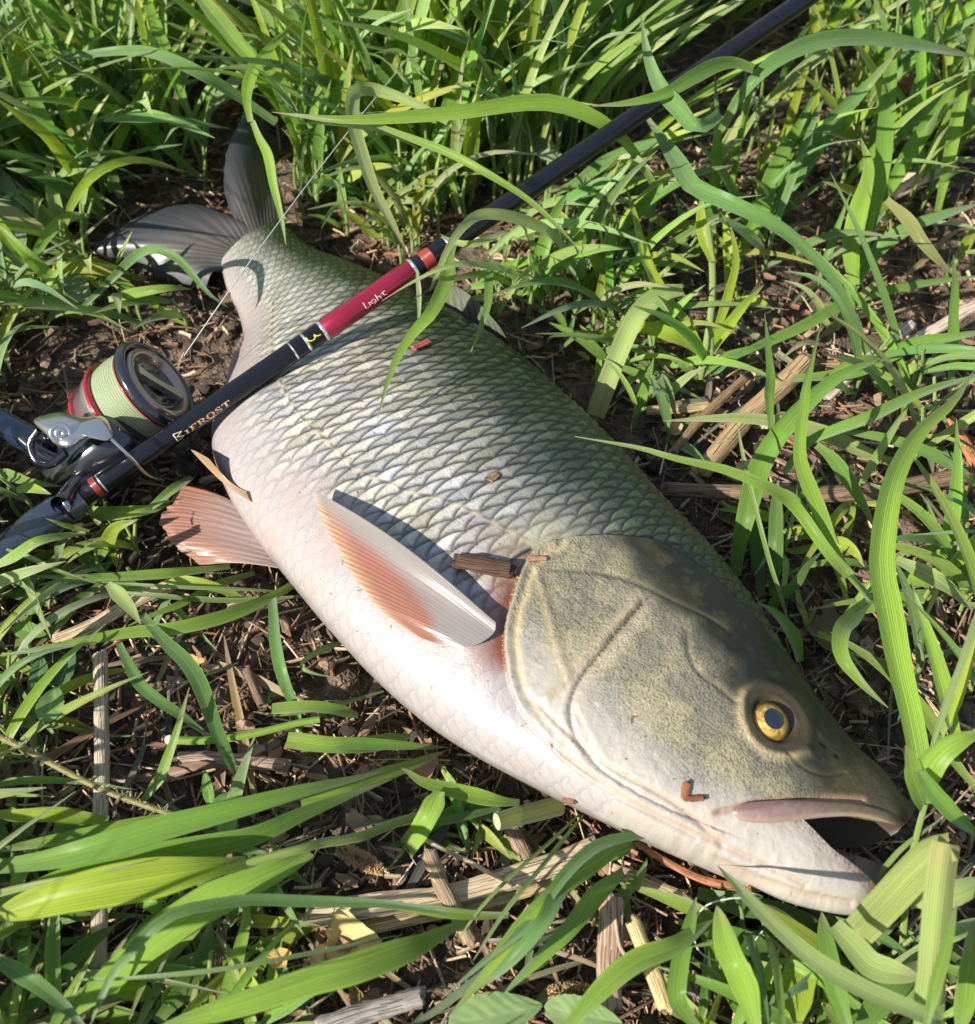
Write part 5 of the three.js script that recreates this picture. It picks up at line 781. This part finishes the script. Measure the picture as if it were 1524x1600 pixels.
weed('broad leaf of a weed left of the lower tail lobe', [[90, 345, 0.02, 128, 270, 18, PALE], [100, 420, 0.02, 140, 470, 18, PALE], [70, 300, 0.02, 120, 255, 14, [0.14, 0.25, 0.08]]]);
weed('bright leaves of a weed in the top right corner', [[1530, 90, 0.06, 1486, 20, 26, [0.13, 0.26, 0.04]], [1400, 70, 0.04, 1470, 110, 22, [0.10, 0.22, 0.05]], [1500, 150, 0.03, 1540, 210, 20, [0.10, 0.2, 0.05]]]);
weed('broad pale leaves behind the grass at the top centre', [[790, 20, 0.05, 730, -20, 26, [0.2, 0.32, 0.1]], [800, 40, 0.05, 860, 30, 24, [0.2, 0.32, 0.1]], [900, 60, 0.04, 960, 110, 22, PALE], [830, 220, 0.04, 880, 250, 18, PALE]]);
weed('crinkled pale green leaf at the bottom edge', [[700, 1600, 0.02, 850, 1570, 34, [0.22, 0.34, 0.12]], [850, 1572, 0.022, 975, 1600, 26, [0.22, 0.34, 0.12]]]);
weed('small round lobed leaf over the pale upright stick at left', [[72, 1130, 0.035, 88, 1068, 21, [0.17, 0.31, 0.07]]]);
weed('tiny seedling with round leaves on the soil left of the belly', [[424, 1090, 0.008, 432, 1078, 5, [0.12, 0.26, 0.05]], [424, 1092, 0.008, 416, 1098, 5, [0.12, 0.26, 0.05]]]);
weed('small bright seedling between the leaves under the cut stem', [[330, 1260, 0.02, 318, 1200, 9, [0.16, 0.32, 0.05]], [330, 1260, 0.02, 372, 1236, 9, [0.12, 0.25, 0.05]]]);
weed('low leaves of a weed at the left edge below the handle', [[40, 960, 0.02, 70, 930, 12, [0.2, 0.34, 0.04]], [20, 980, 0.02, 70, 990, 14, [0.12, 0.26, 0.04]], [60, 1080, 0.02, 62, 1020, 15, [0.07, 0.16, 0.05]], [90, 1080, 0.015, 112, 1010, 18, [0.06, 0.14, 0.04]]]);

// ------------------------------------------------------------------ sticks, straw and dead leaves one can tell apart
const GREY = [0.30, 0.25, 0.19], BARK = [0.13, 0.085, 0.055], PALEW = [0.34, 0.27, 0.18], STRAW = [0.32, 0.24, 0.12], DARKB = [0.075, 0.05, 0.035];
stick('stick', 'weathered grey stick standing out vertically over the soil at left', 'stick', [158, 1020, 159, 1110, 161, 1200, 158, 1290, 158, 1400, 154, 1515], [0.030, 0.018], 11.5, GREY, 0.8, 2);
stick('stick', 'long dark twig lying right of the back and across to the edge', 'stick', [1040, 764, 1150, 771, 1270, 774, 1380, 766, 1450, 752, 1545, 735], [0.022, 0.026], 13, BARK, 0.9, 3);
stick('wood_sliver', 'bleached flat wood sliver below the throat', 'wood sliver', [480, 1432, 600, 1415, 697, 1400, 800, 1372, 894, 1342, 935, 1325], [0.012, 0.016], 19, PALEW, 0.25, 4);
stick('wood_sliver', 'second pale sliver under the bleached one', 'wood sliver', [560, 1452, 700, 1424, 800, 1398, 880, 1370], [0.008, 0.01], 11, STRAW, 0.3, 14);
stick('bark_strip', 'brown fibrous bark stick upright at the bottom centre right', 'stick', [956, 1398, 955, 1450, 952, 1510, 955, 1580], [0.02, 0.014], 19, [0.24, 0.17, 0.12], 0.5, 5);
stick('stick', 'brown broken stick with a pale end below the cut stalk', 'stick', [668, 1330, 690, 1382, 715, 1430, 738, 1475], [0.026, 0.010], 12, [0.22, 0.16, 0.10], 0.7, 6);
stick('stick', 'speckled tan stick below the jaw at the bottom', 'stick', [988, 1436, 1005, 1480, 1025, 1530, 1042, 1580], [0.028, 0.02], 12, [0.38, 0.29, 0.14], 0.9, 7);
stick('stick', 'grey weathered log end at the bottom left of centre', 'stick', [500, 1606, 560, 1585, 610, 1572, 662, 1556], [0.022, 0.02], 16, [0.22, 0.20, 0.185], 0.8, 8);
stick('stick', 'brown twig on the soil left of the belly beside the cut stem', 'stick', [280, 1186, 330, 1184, 390, 1190, 450, 1196], [0.012, 0.012], 10, [0.24, 0.17, 0.13], 0.8, 9);
stick('stick', 'short twig leaning on the soil below the belly', 'stick', [384, 1044, 400, 1080, 410, 1104], [0.016, 0.01], 7, BARK, 0.9, 10);
stick('stick', 'dark sticks end under the throat right of the cut stalk', 'stick', [800, 1290, 812, 1318, 826, 1344], [0.014, 0.01], 13, [0.18, 0.12, 0.08], 0.7, 11);
stick('stick', 'thick broken stalk slanting through the litter right of the back', 'stick', [1262, 560, 1215, 610, 1160, 660, 1090, 745], [0.016, 0.010], 15, [0.27, 0.19, 0.10], 0.8, 12);
stick('stick', 'thin brown twig crossing the litter beside the back of the fish', 'stick', [1165, 590, 1110, 640, 1050, 710], [0.014, 0.012], 7, [0.2, 0.13, 0.07], 0.9, 13);
stick('stick', 'pale straw lying level right of the back', 'straw', [1010, 641, 1060, 640, 1110, 634], [0.01, 0.01], 9, STRAW, 0.6, 15);
stick('wood_sliver', 'grey white sliver slanting up right above the twig', 'wood sliver', [1290, 620, 1340, 575, 1380, 545, 1425, 505], [0.018, 0.024], 10, [0.36, 0.30, 0.26], 0.4, 16);
stick('wood_sliver', 'pale pinkish sliver near the right edge', 'wood sliver', [1405, 545, 1460, 515, 1535, 470], [0.02, 0.02], 10, [0.46, 0.36, 0.30], 0.4, 17);
stick('stick', 'red brown twig end at the right edge above the dark twig', 'stick', [1484, 655, 1505, 690, 1530, 735], [0.03, 0.03], 9, [0.30, 0.11, 0.05], 0.9, 18);
stick('bark_strip', 'pale pink bark curl near the right edge among the grass', 'bark', [1390, 300, 1430, 280, 1480, 255], [0.02, 0.02], 18, [0.46, 0.33, 0.27], 0.4, 19);
stick('stick', 'reddish brown stem along the lower edge of the jaw', 'stick', [995, 1316, 1040, 1345, 1100, 1374, 1160, 1386, 1215, 1386], [0.02, 0.022], 6, [0.32, 0.13, 0.06], 0.8, 20);
stick('stick', 'level grey stick between the blades at mid left', 'stick', [88, 1000, 150, 975, 210, 940, 270, 912], [0.015, 0.02], 12, [0.36, 0.28, 0.18], 0.6, 21);
stick('straw', 'curved thin straw over the pale sliver under the throat', 'straw', [640, 1300, 690, 1325, 740, 1350, 800, 1385], [0.014, 0.016], 3.5, [0.5, 0.42, 0.28], 1, 22);
stick('straw', 'thin curled dry stem below the jaw', 'straw', [955, 1405, 962, 1440, 970, 1480, 985, 1502], [0.022, 0.02], 3, [0.5, 0.38, 0.26], 1, 23);
stick('wood_sliver', 'straw coloured sliver at the lower jaw behind the line loop', 'wood sliver', [960, 1362, 1010, 1378, 1060, 1402, 1085, 1420], [0.008, 0.01], 11, PALEW, 0.4, 24);
// dead leaves
const deadMat = new THREE.MeshPhysicalMaterial({ vertexColors: true, roughness: 0.8, transmission: 0.15, thickness: 0, side: THREE.DoubleSide });
function deadLeaf(label, u, v, h, r, turn, color, lobes = 4, seed = 1) {
  const c = P(u, v, h), R = r * mpp(c);
  const g = gridGeo(40, 10, (a, b) => { const th = a * 2 * Math.PI, aa = Math.min(a, 1 - a) * 2, k = R * b * (0.36 + 0.62 * Math.pow(Math.abs(Math.cos(th * 0.5)), 3) + 0.34 * Math.pow(Math.abs(Math.cos(th * lobes * 0.5 + 0.3)), 4) * sm(0.05, 0.2, aa) + 0.22 * (noise(aa * 9 + seed * 5, 2) - 0.5)), x = Math.cos(th + turn) * k, z = Math.sin(th + turn) * k; const n = fbm(x * 130 + seed * 3, z * 130, 3); return { p: c.clone().add(V(x, R * 0.5 * (noise(x * 70 + seed, z * 70 + 9) - 0.5) + R * 0.30 * b * b - R * 0.2 * Math.exp(-z * z / (R * R * 0.004)) * b, z)), c: mix3(color, [0.16, 0.09, 0.045], sm(0.5, 0.75, n) * 0.7).map((q) => q * (0.8 + 0.4 * n)) }; });
  solo('dead_leaf', g, deadMat, c, label, 'dead leaf');
}
deadLeaf('yellow tan dead leaf on the soil at the bottom left of centre', 534, 1475, 0.012, 62, 0.6, [0.44, 0.34, 0.13], 3, 2);
deadLeaf('pale brown curled dead leaf part beside the yellow leaf', 500, 1505, 0.012, 34, 1.9, [0.40, 0.24, 0.14], 2, 4);
deadLeaf('small orange leaf standing below the broad bright leaf', 430, 1498, 0.02, 22, 0.2, [0.42, 0.27, 0.07], 2, 5);
deadLeaf('small orange brown leaf on the dark soil under the curved blade', 305, 1035, 0.012, 20, 2.2, [0.46, 0.22, 0.07], 3, 6);
deadLeaf('round tan leaf in the litter beside the back of the fish', 1046, 672, 0.012, 20, 0.2, [0.34, 0.22, 0.11], 2, 7);
deadLeaf('reddish dead leaf between the grass stems in the upper right', 1420, 135, 0.02, 36, 0.8, [0.40, 0.18, 0.12], 3, 8);
deadLeaf('pale tan leaf at the upper right among the stems', 1200, 215, 0.012, 34, 1.2, [0.44, 0.34, 0.25], 3, 9);
deadLeaf('brown dead leaf above the right end of the dark twig', 1420, 680, 0.012, 38, 0.3, [0.17, 0.085, 0.055], 3, 10);
deadLeaf('dark brown leaf behind the head in the shade', 1290, 980, 0.008, 46, 1.0, [0.12, 0.08, 0.045], 3, 11);
deadLeaf('brown leaf right of the folded upright blade', 1300, 860, 0.008, 34, 0.4, [0.14, 0.09, 0.05], 2, 12);
deadLeaf('tan leaf flake right of the dark twig at the edge', 1470, 865, 0.012, 36, 2.0, [0.24, 0.16, 0.08], 3, 13);
deadLeaf('reddish brown leaf flake under the hairy leaf', 655, 1200, 0.012, 28, 0.3, [0.30, 0.15, 0.10], 2, 14);
// a tan seed head lying by the bark strip, and a cone of crumbs above the dead leaf
for (const [u, v, n, rx, seed, label] of [[892, 1552, 900, 34, 3, 'furry tan seed head lying left of the upright bark stick'], [562, 1342, 700, 36, 5, 'tan crumbly catkin on the soil left of the broken stick']]) {
  const gs = [], c = P(u, v, 0.014), m = mpp(c), r0 = mulberry(seed);
  for (let i = 0; i < n; i++) { const t = r0() * 2 - 1, th = r0() * 6.28, r = 11 * m * Math.sqrt(1 - t * t * 0.9) * (0.6 + 0.4 * r0()), a = c.clone().add(V(t * rx * m, Math.sin(th) * r * 0.7, Math.cos(th) * r + (seed === 5 ? t * rx * 0.45 * m : 0))); const d = V(r0() - 0.5, Math.sin(th) + r0() - 0.5, Math.cos(th) + r0() - 0.5).normalize(); gs.push(new THREE.TubeGeometry(new THREE.LineCurve3(a, a.clone().addScaledVector(d, 0.0022)), 1, 0.0003, 3)); }
  solo('seed_head', mergeGeometries(gs), new THREE.MeshStandardMaterial({ color: seed === 5 ? rgb(0.50, 0.33, 0.18) : rgb(0.40, 0.27, 0.13), roughness: 0.9 }), c, label, 'seed head');
}

// ------------------------------------------------------------------ small litter that nobody could count
{
  rnd = mulberry(99);
  const parts = [], cols = [[0.30, 0.21, 0.13], [0.16, 0.10, 0.062], [0.40, 0.31, 0.19], [0.22, 0.13, 0.085], [0.10, 0.065, 0.042], [0.46, 0.37, 0.27], [0.26, 0.12, 0.07]];
  const tint = (g, c) => { const n = g.attributes.position.count, a = new Float32Array(n * 3); for (let i = 0; i < n; i++) { const k = 0.8 + 0.4 * rnd(); a[i * 3] = c[0] * k; a[i * 3 + 1] = c[1] * k; a[i * 3 + 2] = c[2] * k; } g.setAttribute('color', new THREE.BufferAttribute(a, 3)); return g; };
  const put = (g, x, y, z, flat) => { const e = new THREE.Euler(flat ? rr(-0.3, 0.3) : rr(0, 6), rr(0, 6.28), flat ? rr(-0.3, 0.3) : rr(0, 6)); g.applyQuaternion(new THREE.Quaternion().setFromEuler(e)); g.translate(x, y, z); return g; };
  const where = () => { const u = rr(-150, 1680), v = rr(-120, 1720), p = P(u, v, 0); return [p.x, p.z, u, v]; };
  for (let i = 0; i < 11000; i++) { // straws, slivers and bits of bark
    const [x, z, u, v] = where(), k = rnd(), L = k < 0.4 ? rr(0.010, 0.05) : rr(0.004, 0.016), r = k < 0.4 ? rr(0.0004, 0.0013) : rr(0.0010, 0.0034);
    const g = new THREE.CylinderGeometry(r * rr(0.6, 1), r, L, 5, 3), p = g.attributes.position, bend = rr(-0.12, 0.12) * L; for (let q = 0; q < p.count; q++) { const y = p.getY(q) / L; p.setX(q, p.getX(q) + bend * (1 - 4 * y * y) + (hash2(q, i) - 0.5) * r * 0.5); p.setZ(q, p.getZ(q) * (k < 0.4 ? 0.7 : 0.3)); }
    g.rotateZ(Math.PI / 2); g.computeVertexNormals(); parts.push(tint(put(g, x, groundY(x, z) + r * 0.5 + rnd() * rnd() * 0.012, z, true), cols[Math.floor(rnd() * cols.length)]));
  }
  for (let i = 0; i < 600; i++) { // flat bark flakes and leaf crumbs
    const [x, z] = where(), L = rr(0.003, 0.009), w = L * rr(0.25, 0.6), sh = new THREE.Shape(), n = 11; for (let q = 0; q < n; q++) { const a = q / n * 6.283, k = 0.65 + 0.5 * rnd(); q ? sh.lineTo(Math.cos(a) * L * k, Math.sin(a) * w * k) : sh.moveTo(L * k, 0); }
    const g = new THREE.ExtrudeGeometry(sh, { depth: rr(0.0004, 0.0014), bevelEnabled: true, bevelThickness: 0.0003, bevelSize: 0.0003, bevelSegments: 1 }); const p = g.attributes.position; for (let q = 0; q < p.count; q++) p.setZ(q, p.getZ(q) + 0.12 * L * Math.cos(p.getX(q) / L * 2.5 + i)); g.rotateX(-Math.PI / 2); g.computeVertexNormals(); parts.push(tint(put(g, x, groundY(x, z) + 0.001 + rnd() * 0.008, z, true), mix3(cols[Math.floor(rnd() * cols.length)], [0.20, 0.125, 0.085], 0.6)));
  }
  tag(solo('plant_litter', mergeGeometries(parts.map((g) => (g.index ? g.toNonIndexed() : g))), new THREE.MeshStandardMaterial({ vertexColors: true, map: woodMap, roughness: 0.85, side: THREE.DoubleSide }), V(0, 0, 0), 'bits of straw, bark and twigs scattered over the soil', 'plant litter'), null, null, null, 'stuff');
  const clods = [];
  for (let i = 0; i < 5200; i++) { const [x, z] = where(), r = 0.0010 + 0.0055 * Math.pow(rnd(), 4), g = new THREE.IcosahedronGeometry(r, r > 0.003 ? 2 : 1), p = g.attributes.position; for (let q = 0; q < p.count; q++) { const X = p.getX(q) / r, Y = p.getY(q) / r, Z = p.getZ(q) / r, k = 0.68 + 0.6 * fbm(X * 1.2 + i * 3.1, Z * 1.2 + Y * 2.1, 2); p.setXYZ(q, X * k * r * 1.2, Y * k * r * 0.8, Z * k * r); } g.computeVertexNormals(); clods.push(tint(put(g, x, groundY(x, z) + r * 0.2, z, false), mix3([0.055, 0.038, 0.025], [0.14, 0.105, 0.075], rnd()))); }
  tag(solo('soil_crumbs', mergeGeometries(clods), new THREE.MeshStandardMaterial({ vertexColors: true, roughness: 0.95, bumpMap: soilBump, bumpScale: 0.002 }), V(0, 0, 0), 'crumbs and small clods of dark soil', 'soil'), null, null, null, 'stuff');
}

// ------------------------------------------------------------------ the grass that fills the meadow
{
  rnd = mulberry(2024);
  const FP = [...ST.map((s) => [s[0] - 16, s[1] + 14]), [1340, 1440], [1390, 1410], [1435, 1290], ...ST.map((s) => [s[2] + 14, s[3] - 14]).reverse(), [455, 240], [420, 150], [350, 170], [335, 310], [200, 320], [130, 390], [260, 450]];
  const inPoly = (x, y) => { let c = false; for (let i = 0, j = FP.length - 1; i < FP.length; j = i++) if ((FP[i][1] > y) !== (FP[j][1] > y) && x < (FP[j][0] - FP[i][0]) * (y - FP[i][1]) / (FP[j][1] - FP[i][1]) + FP[i][0]) c = !c; return c; };
  const near = (x, y) => inPoly(x, y) || (x > 20 && x < 330 && y > 520 && y < 770 && x * 0.2 + y < 790) || (x > 235 && x < 440 && y > 680 && y < 900) || (x < 1260 && Math.abs(y - (775 - (x - 130) * 0.686)) < 34) ;
  // [u0, v0, u1, v1, tillers, height lo, hi, leaves, how far they may lie over]
  const zones = [[520, -260, 1560, 60, 250, 0.12, 0.22, 4, 0.15], [470, 40, 1000, 330, 330, 0.09, 0.18, 4, 0.15], [1000, 40, 1560, 330, 64, 0.08, 0.15, 3, 0.2], [680, 300, 1000, 560, 66, 0.05, 0.12, 3, 0.4], [1000, 320, 1580, 620, 16, 0.05, 0.09, 3, 0.5], [860, 520, 1050, 700, 10, 0.03, 0.07, 3, 0.6],
    [1330, 620, 1640, 1300, 22, 0.05, 0.11, 3, 0.6], [-200, -260, 520, 60, 160, 0.10, 0.19, 4, 0.2], [-160, 40, 340, 330, 140, 0.07, 0.15, 4, 0.25], [-160, 300, 330, 560, 60, 0.05, 0.10, 4, 0.7], [450, 300, 700, 450, 44, 0.05, 0.09, 3, 0.5], [-200, 560, 60, 1000, 50, 0.05, 0.10, 4, 0.8], [60, 780, 330, 960, 22, 0.03, 0.06, 3, 0.9], [-200, 1000, 110, 1330, 26, 0.04, 0.07, 3, 0.9],
    [-120, 1330, 480, 1680, 40, 0.03, 0.06, 3, 1.0], [1060, 1440, 1620, 1720, 40, 0.03, 0.06, 3, 0.9], [600, 1180, 820, 1330, 6, 0.02, 0.04, 3, 1], [1190, 760, 1400, 1000, 9, 0.03, 0.06, 3, 0.7]];
  const gs = [], names = ['g', 'g', 'l', 'l', 'l', 'y', 'y', 'y', 'p', 'b'];
  const blocked = (pts) => pts.some((p) => { const [x, y] = toPx(p); return near(x, y); });
  const tiller = (x, z, hgt, leaves, over) => {
    const f = V(x, groundY(x, z) - 0.002, z), lean = rr(0, 6.28), tilt = rr(0, 0.3) * over, top = f.clone().add(V(Math.cos(lean) * hgt * tilt, hgt * 0.6, Math.sin(lean) * hgt * tilt)), t0 = TINT[names[Math.floor(rnd() * names.length)]], mid = f.clone().lerp(top, 0.5).add(V(Math.cos(lean) * -0.06 * hgt, 0, Math.sin(lean) * -0.06 * hgt));
    if (!blocked([mid, top])) gs.push(stemGeo([f, mid, top], 0.0011 + 0.004 * hgt, mix3(t0, [0.34, 0.42, 0.14], 0.6), 6, 0.001));
    const a0 = rr(0, 6.28);
    for (let k = 0; k < leaves; k++) {
      const q = k / leaves, from = f.clone().lerp(mid, Math.min(1, q * 2)).lerp(top, Math.max(0, q * 2 - 1) * 0.9), az = a0 + k * 2.6 + rr(-0.6, 0.6), L = hgt * rr(0.85, 1.75), rise = rr(0.5, 0.97) * (1.12 - over * 0.5), out = Math.sqrt(1 - Math.min(0.9, rise * rise)) * rr(0.7, 1), droop = rr(0.0, 0.75) * over;
      const d = V(Math.cos(az), 0, Math.sin(az)), p = (s) => from.clone().addScaledVector(d, L * out * s * (0.5 + 0.5 * s)).add(V(0, L * (rise * s - droop * s * s * s), 0)), pts = [0, 0.25, 0.5, 0.75, 1].map(p); for (const c of pts) if (c.y < 0.004) c.y = 0.004 + rnd() * 0.004;
      const chk = []; for (let s = 0; s <= 14; s++) chk.push(p(s / 14)); if (blocked(chk)) continue;
      const w = rr(0.0019, 0.0054) * (0.7 + hgt * 4), tt = rnd() < 0.2 ? TINT[names[Math.floor(rnd() * names.length)]] : t0;
      gs.push(bladeGeo(pts, w, tt.map((v) => v * rr(0.85, 1.2)), { seg: 11, cross: 2, seed: gs.length, roll: rr(-0.5, 0.5), twist: rr(-0.45, 0.45), tip: rr(1.7, 3), base: 0.45, dry: rnd() < 0.12 ? 0.8 : 0.1, fold: rr(0.2, 0.6) }));
    }
  };
  for (const [u0, v0, u1, v1, n, lo, hi, lv, over] of zones) for (let i = 0; i < n; i++) { const u = rr(u0, u1), v = rr(v0, v1), p = P(u, v, 0); if (inPoly(u, v)) continue; tiller(p.x, p.z, rr(lo, hi), lv, over); }
  // the meadow goes on outside the frame: taller on the sunny side, whose shade dapples the left
  for (let i = 0; i < 420; i++) { const th = rr(0, 6.28), r = rr(0.55, 1.5), x = Math.cos(th) * r, z = Math.sin(th) * r - 0.1; const [u, v] = toPx(V(x, 0.05, z)); if (u > -60 && u < 1580 && v > -60 && v < 1660) continue; if (Math.hypot(x - camera.position.x, z - camera.position.z) < 0.30) continue; tiller(x, z, rr(0.10, 0.19), 4, 0.5); }
  for (const [u0, u1, v0, v1, n, lo, hi] of [[-420, -140, -100, 560, 50, 0.13, 0.22], [-420, -160, 620, 1000, 22, 0.08, 0.13], [-420, -150, 1000, 1760, 34, 0.08, 0.14], [0, 420, 1700, 1950, 12, 0.05, 0.09]]) for (let i = 0; i < n; i++) { const p = P(rr(u0, u1), rr(v0, v1), 0); tiller(p.x, p.z, rr(lo, hi), 4, 0.4); }
  // dry stems and fallen straw-coloured blades between
  for (let i = 0; i < 260; i++) { const u = rr(-60, 1580), v = rr(-60, 1650); const p = P(u, v, 0), a = rr(0, 6.28), L = rr(0.03, 0.11), d = V(Math.cos(a), 0, Math.sin(a)), pts = [0, 0.33, 0.66, 1].map((s) => p.clone().addScaledVector(d, L * s).add(V(0, 0.005 + 0.012 * Math.sin(s * 3.14) * rnd(), 0))); if (blocked(pts)) continue; gs.push(bladeGeo(pts, rr(0.0008, 0.0032), TINT.s.map((v) => v * rr(0.5, 1.1)), { seg: 8, cross: 2, seed: i, fold: 0.5, twist: rr(-2, 2) })); }
  const geo = mergeGeometries(gs);
  tag(solo('grass', geo, leafMat, V(0, 0, 0), 'green meadow grass growing all round the fish', 'grass'), null, null, null, 'stuff');
  console.log('grass pieces', gs.length, 'triangles', geo.index.count / 3);
}
renderer.render(scene, camera);
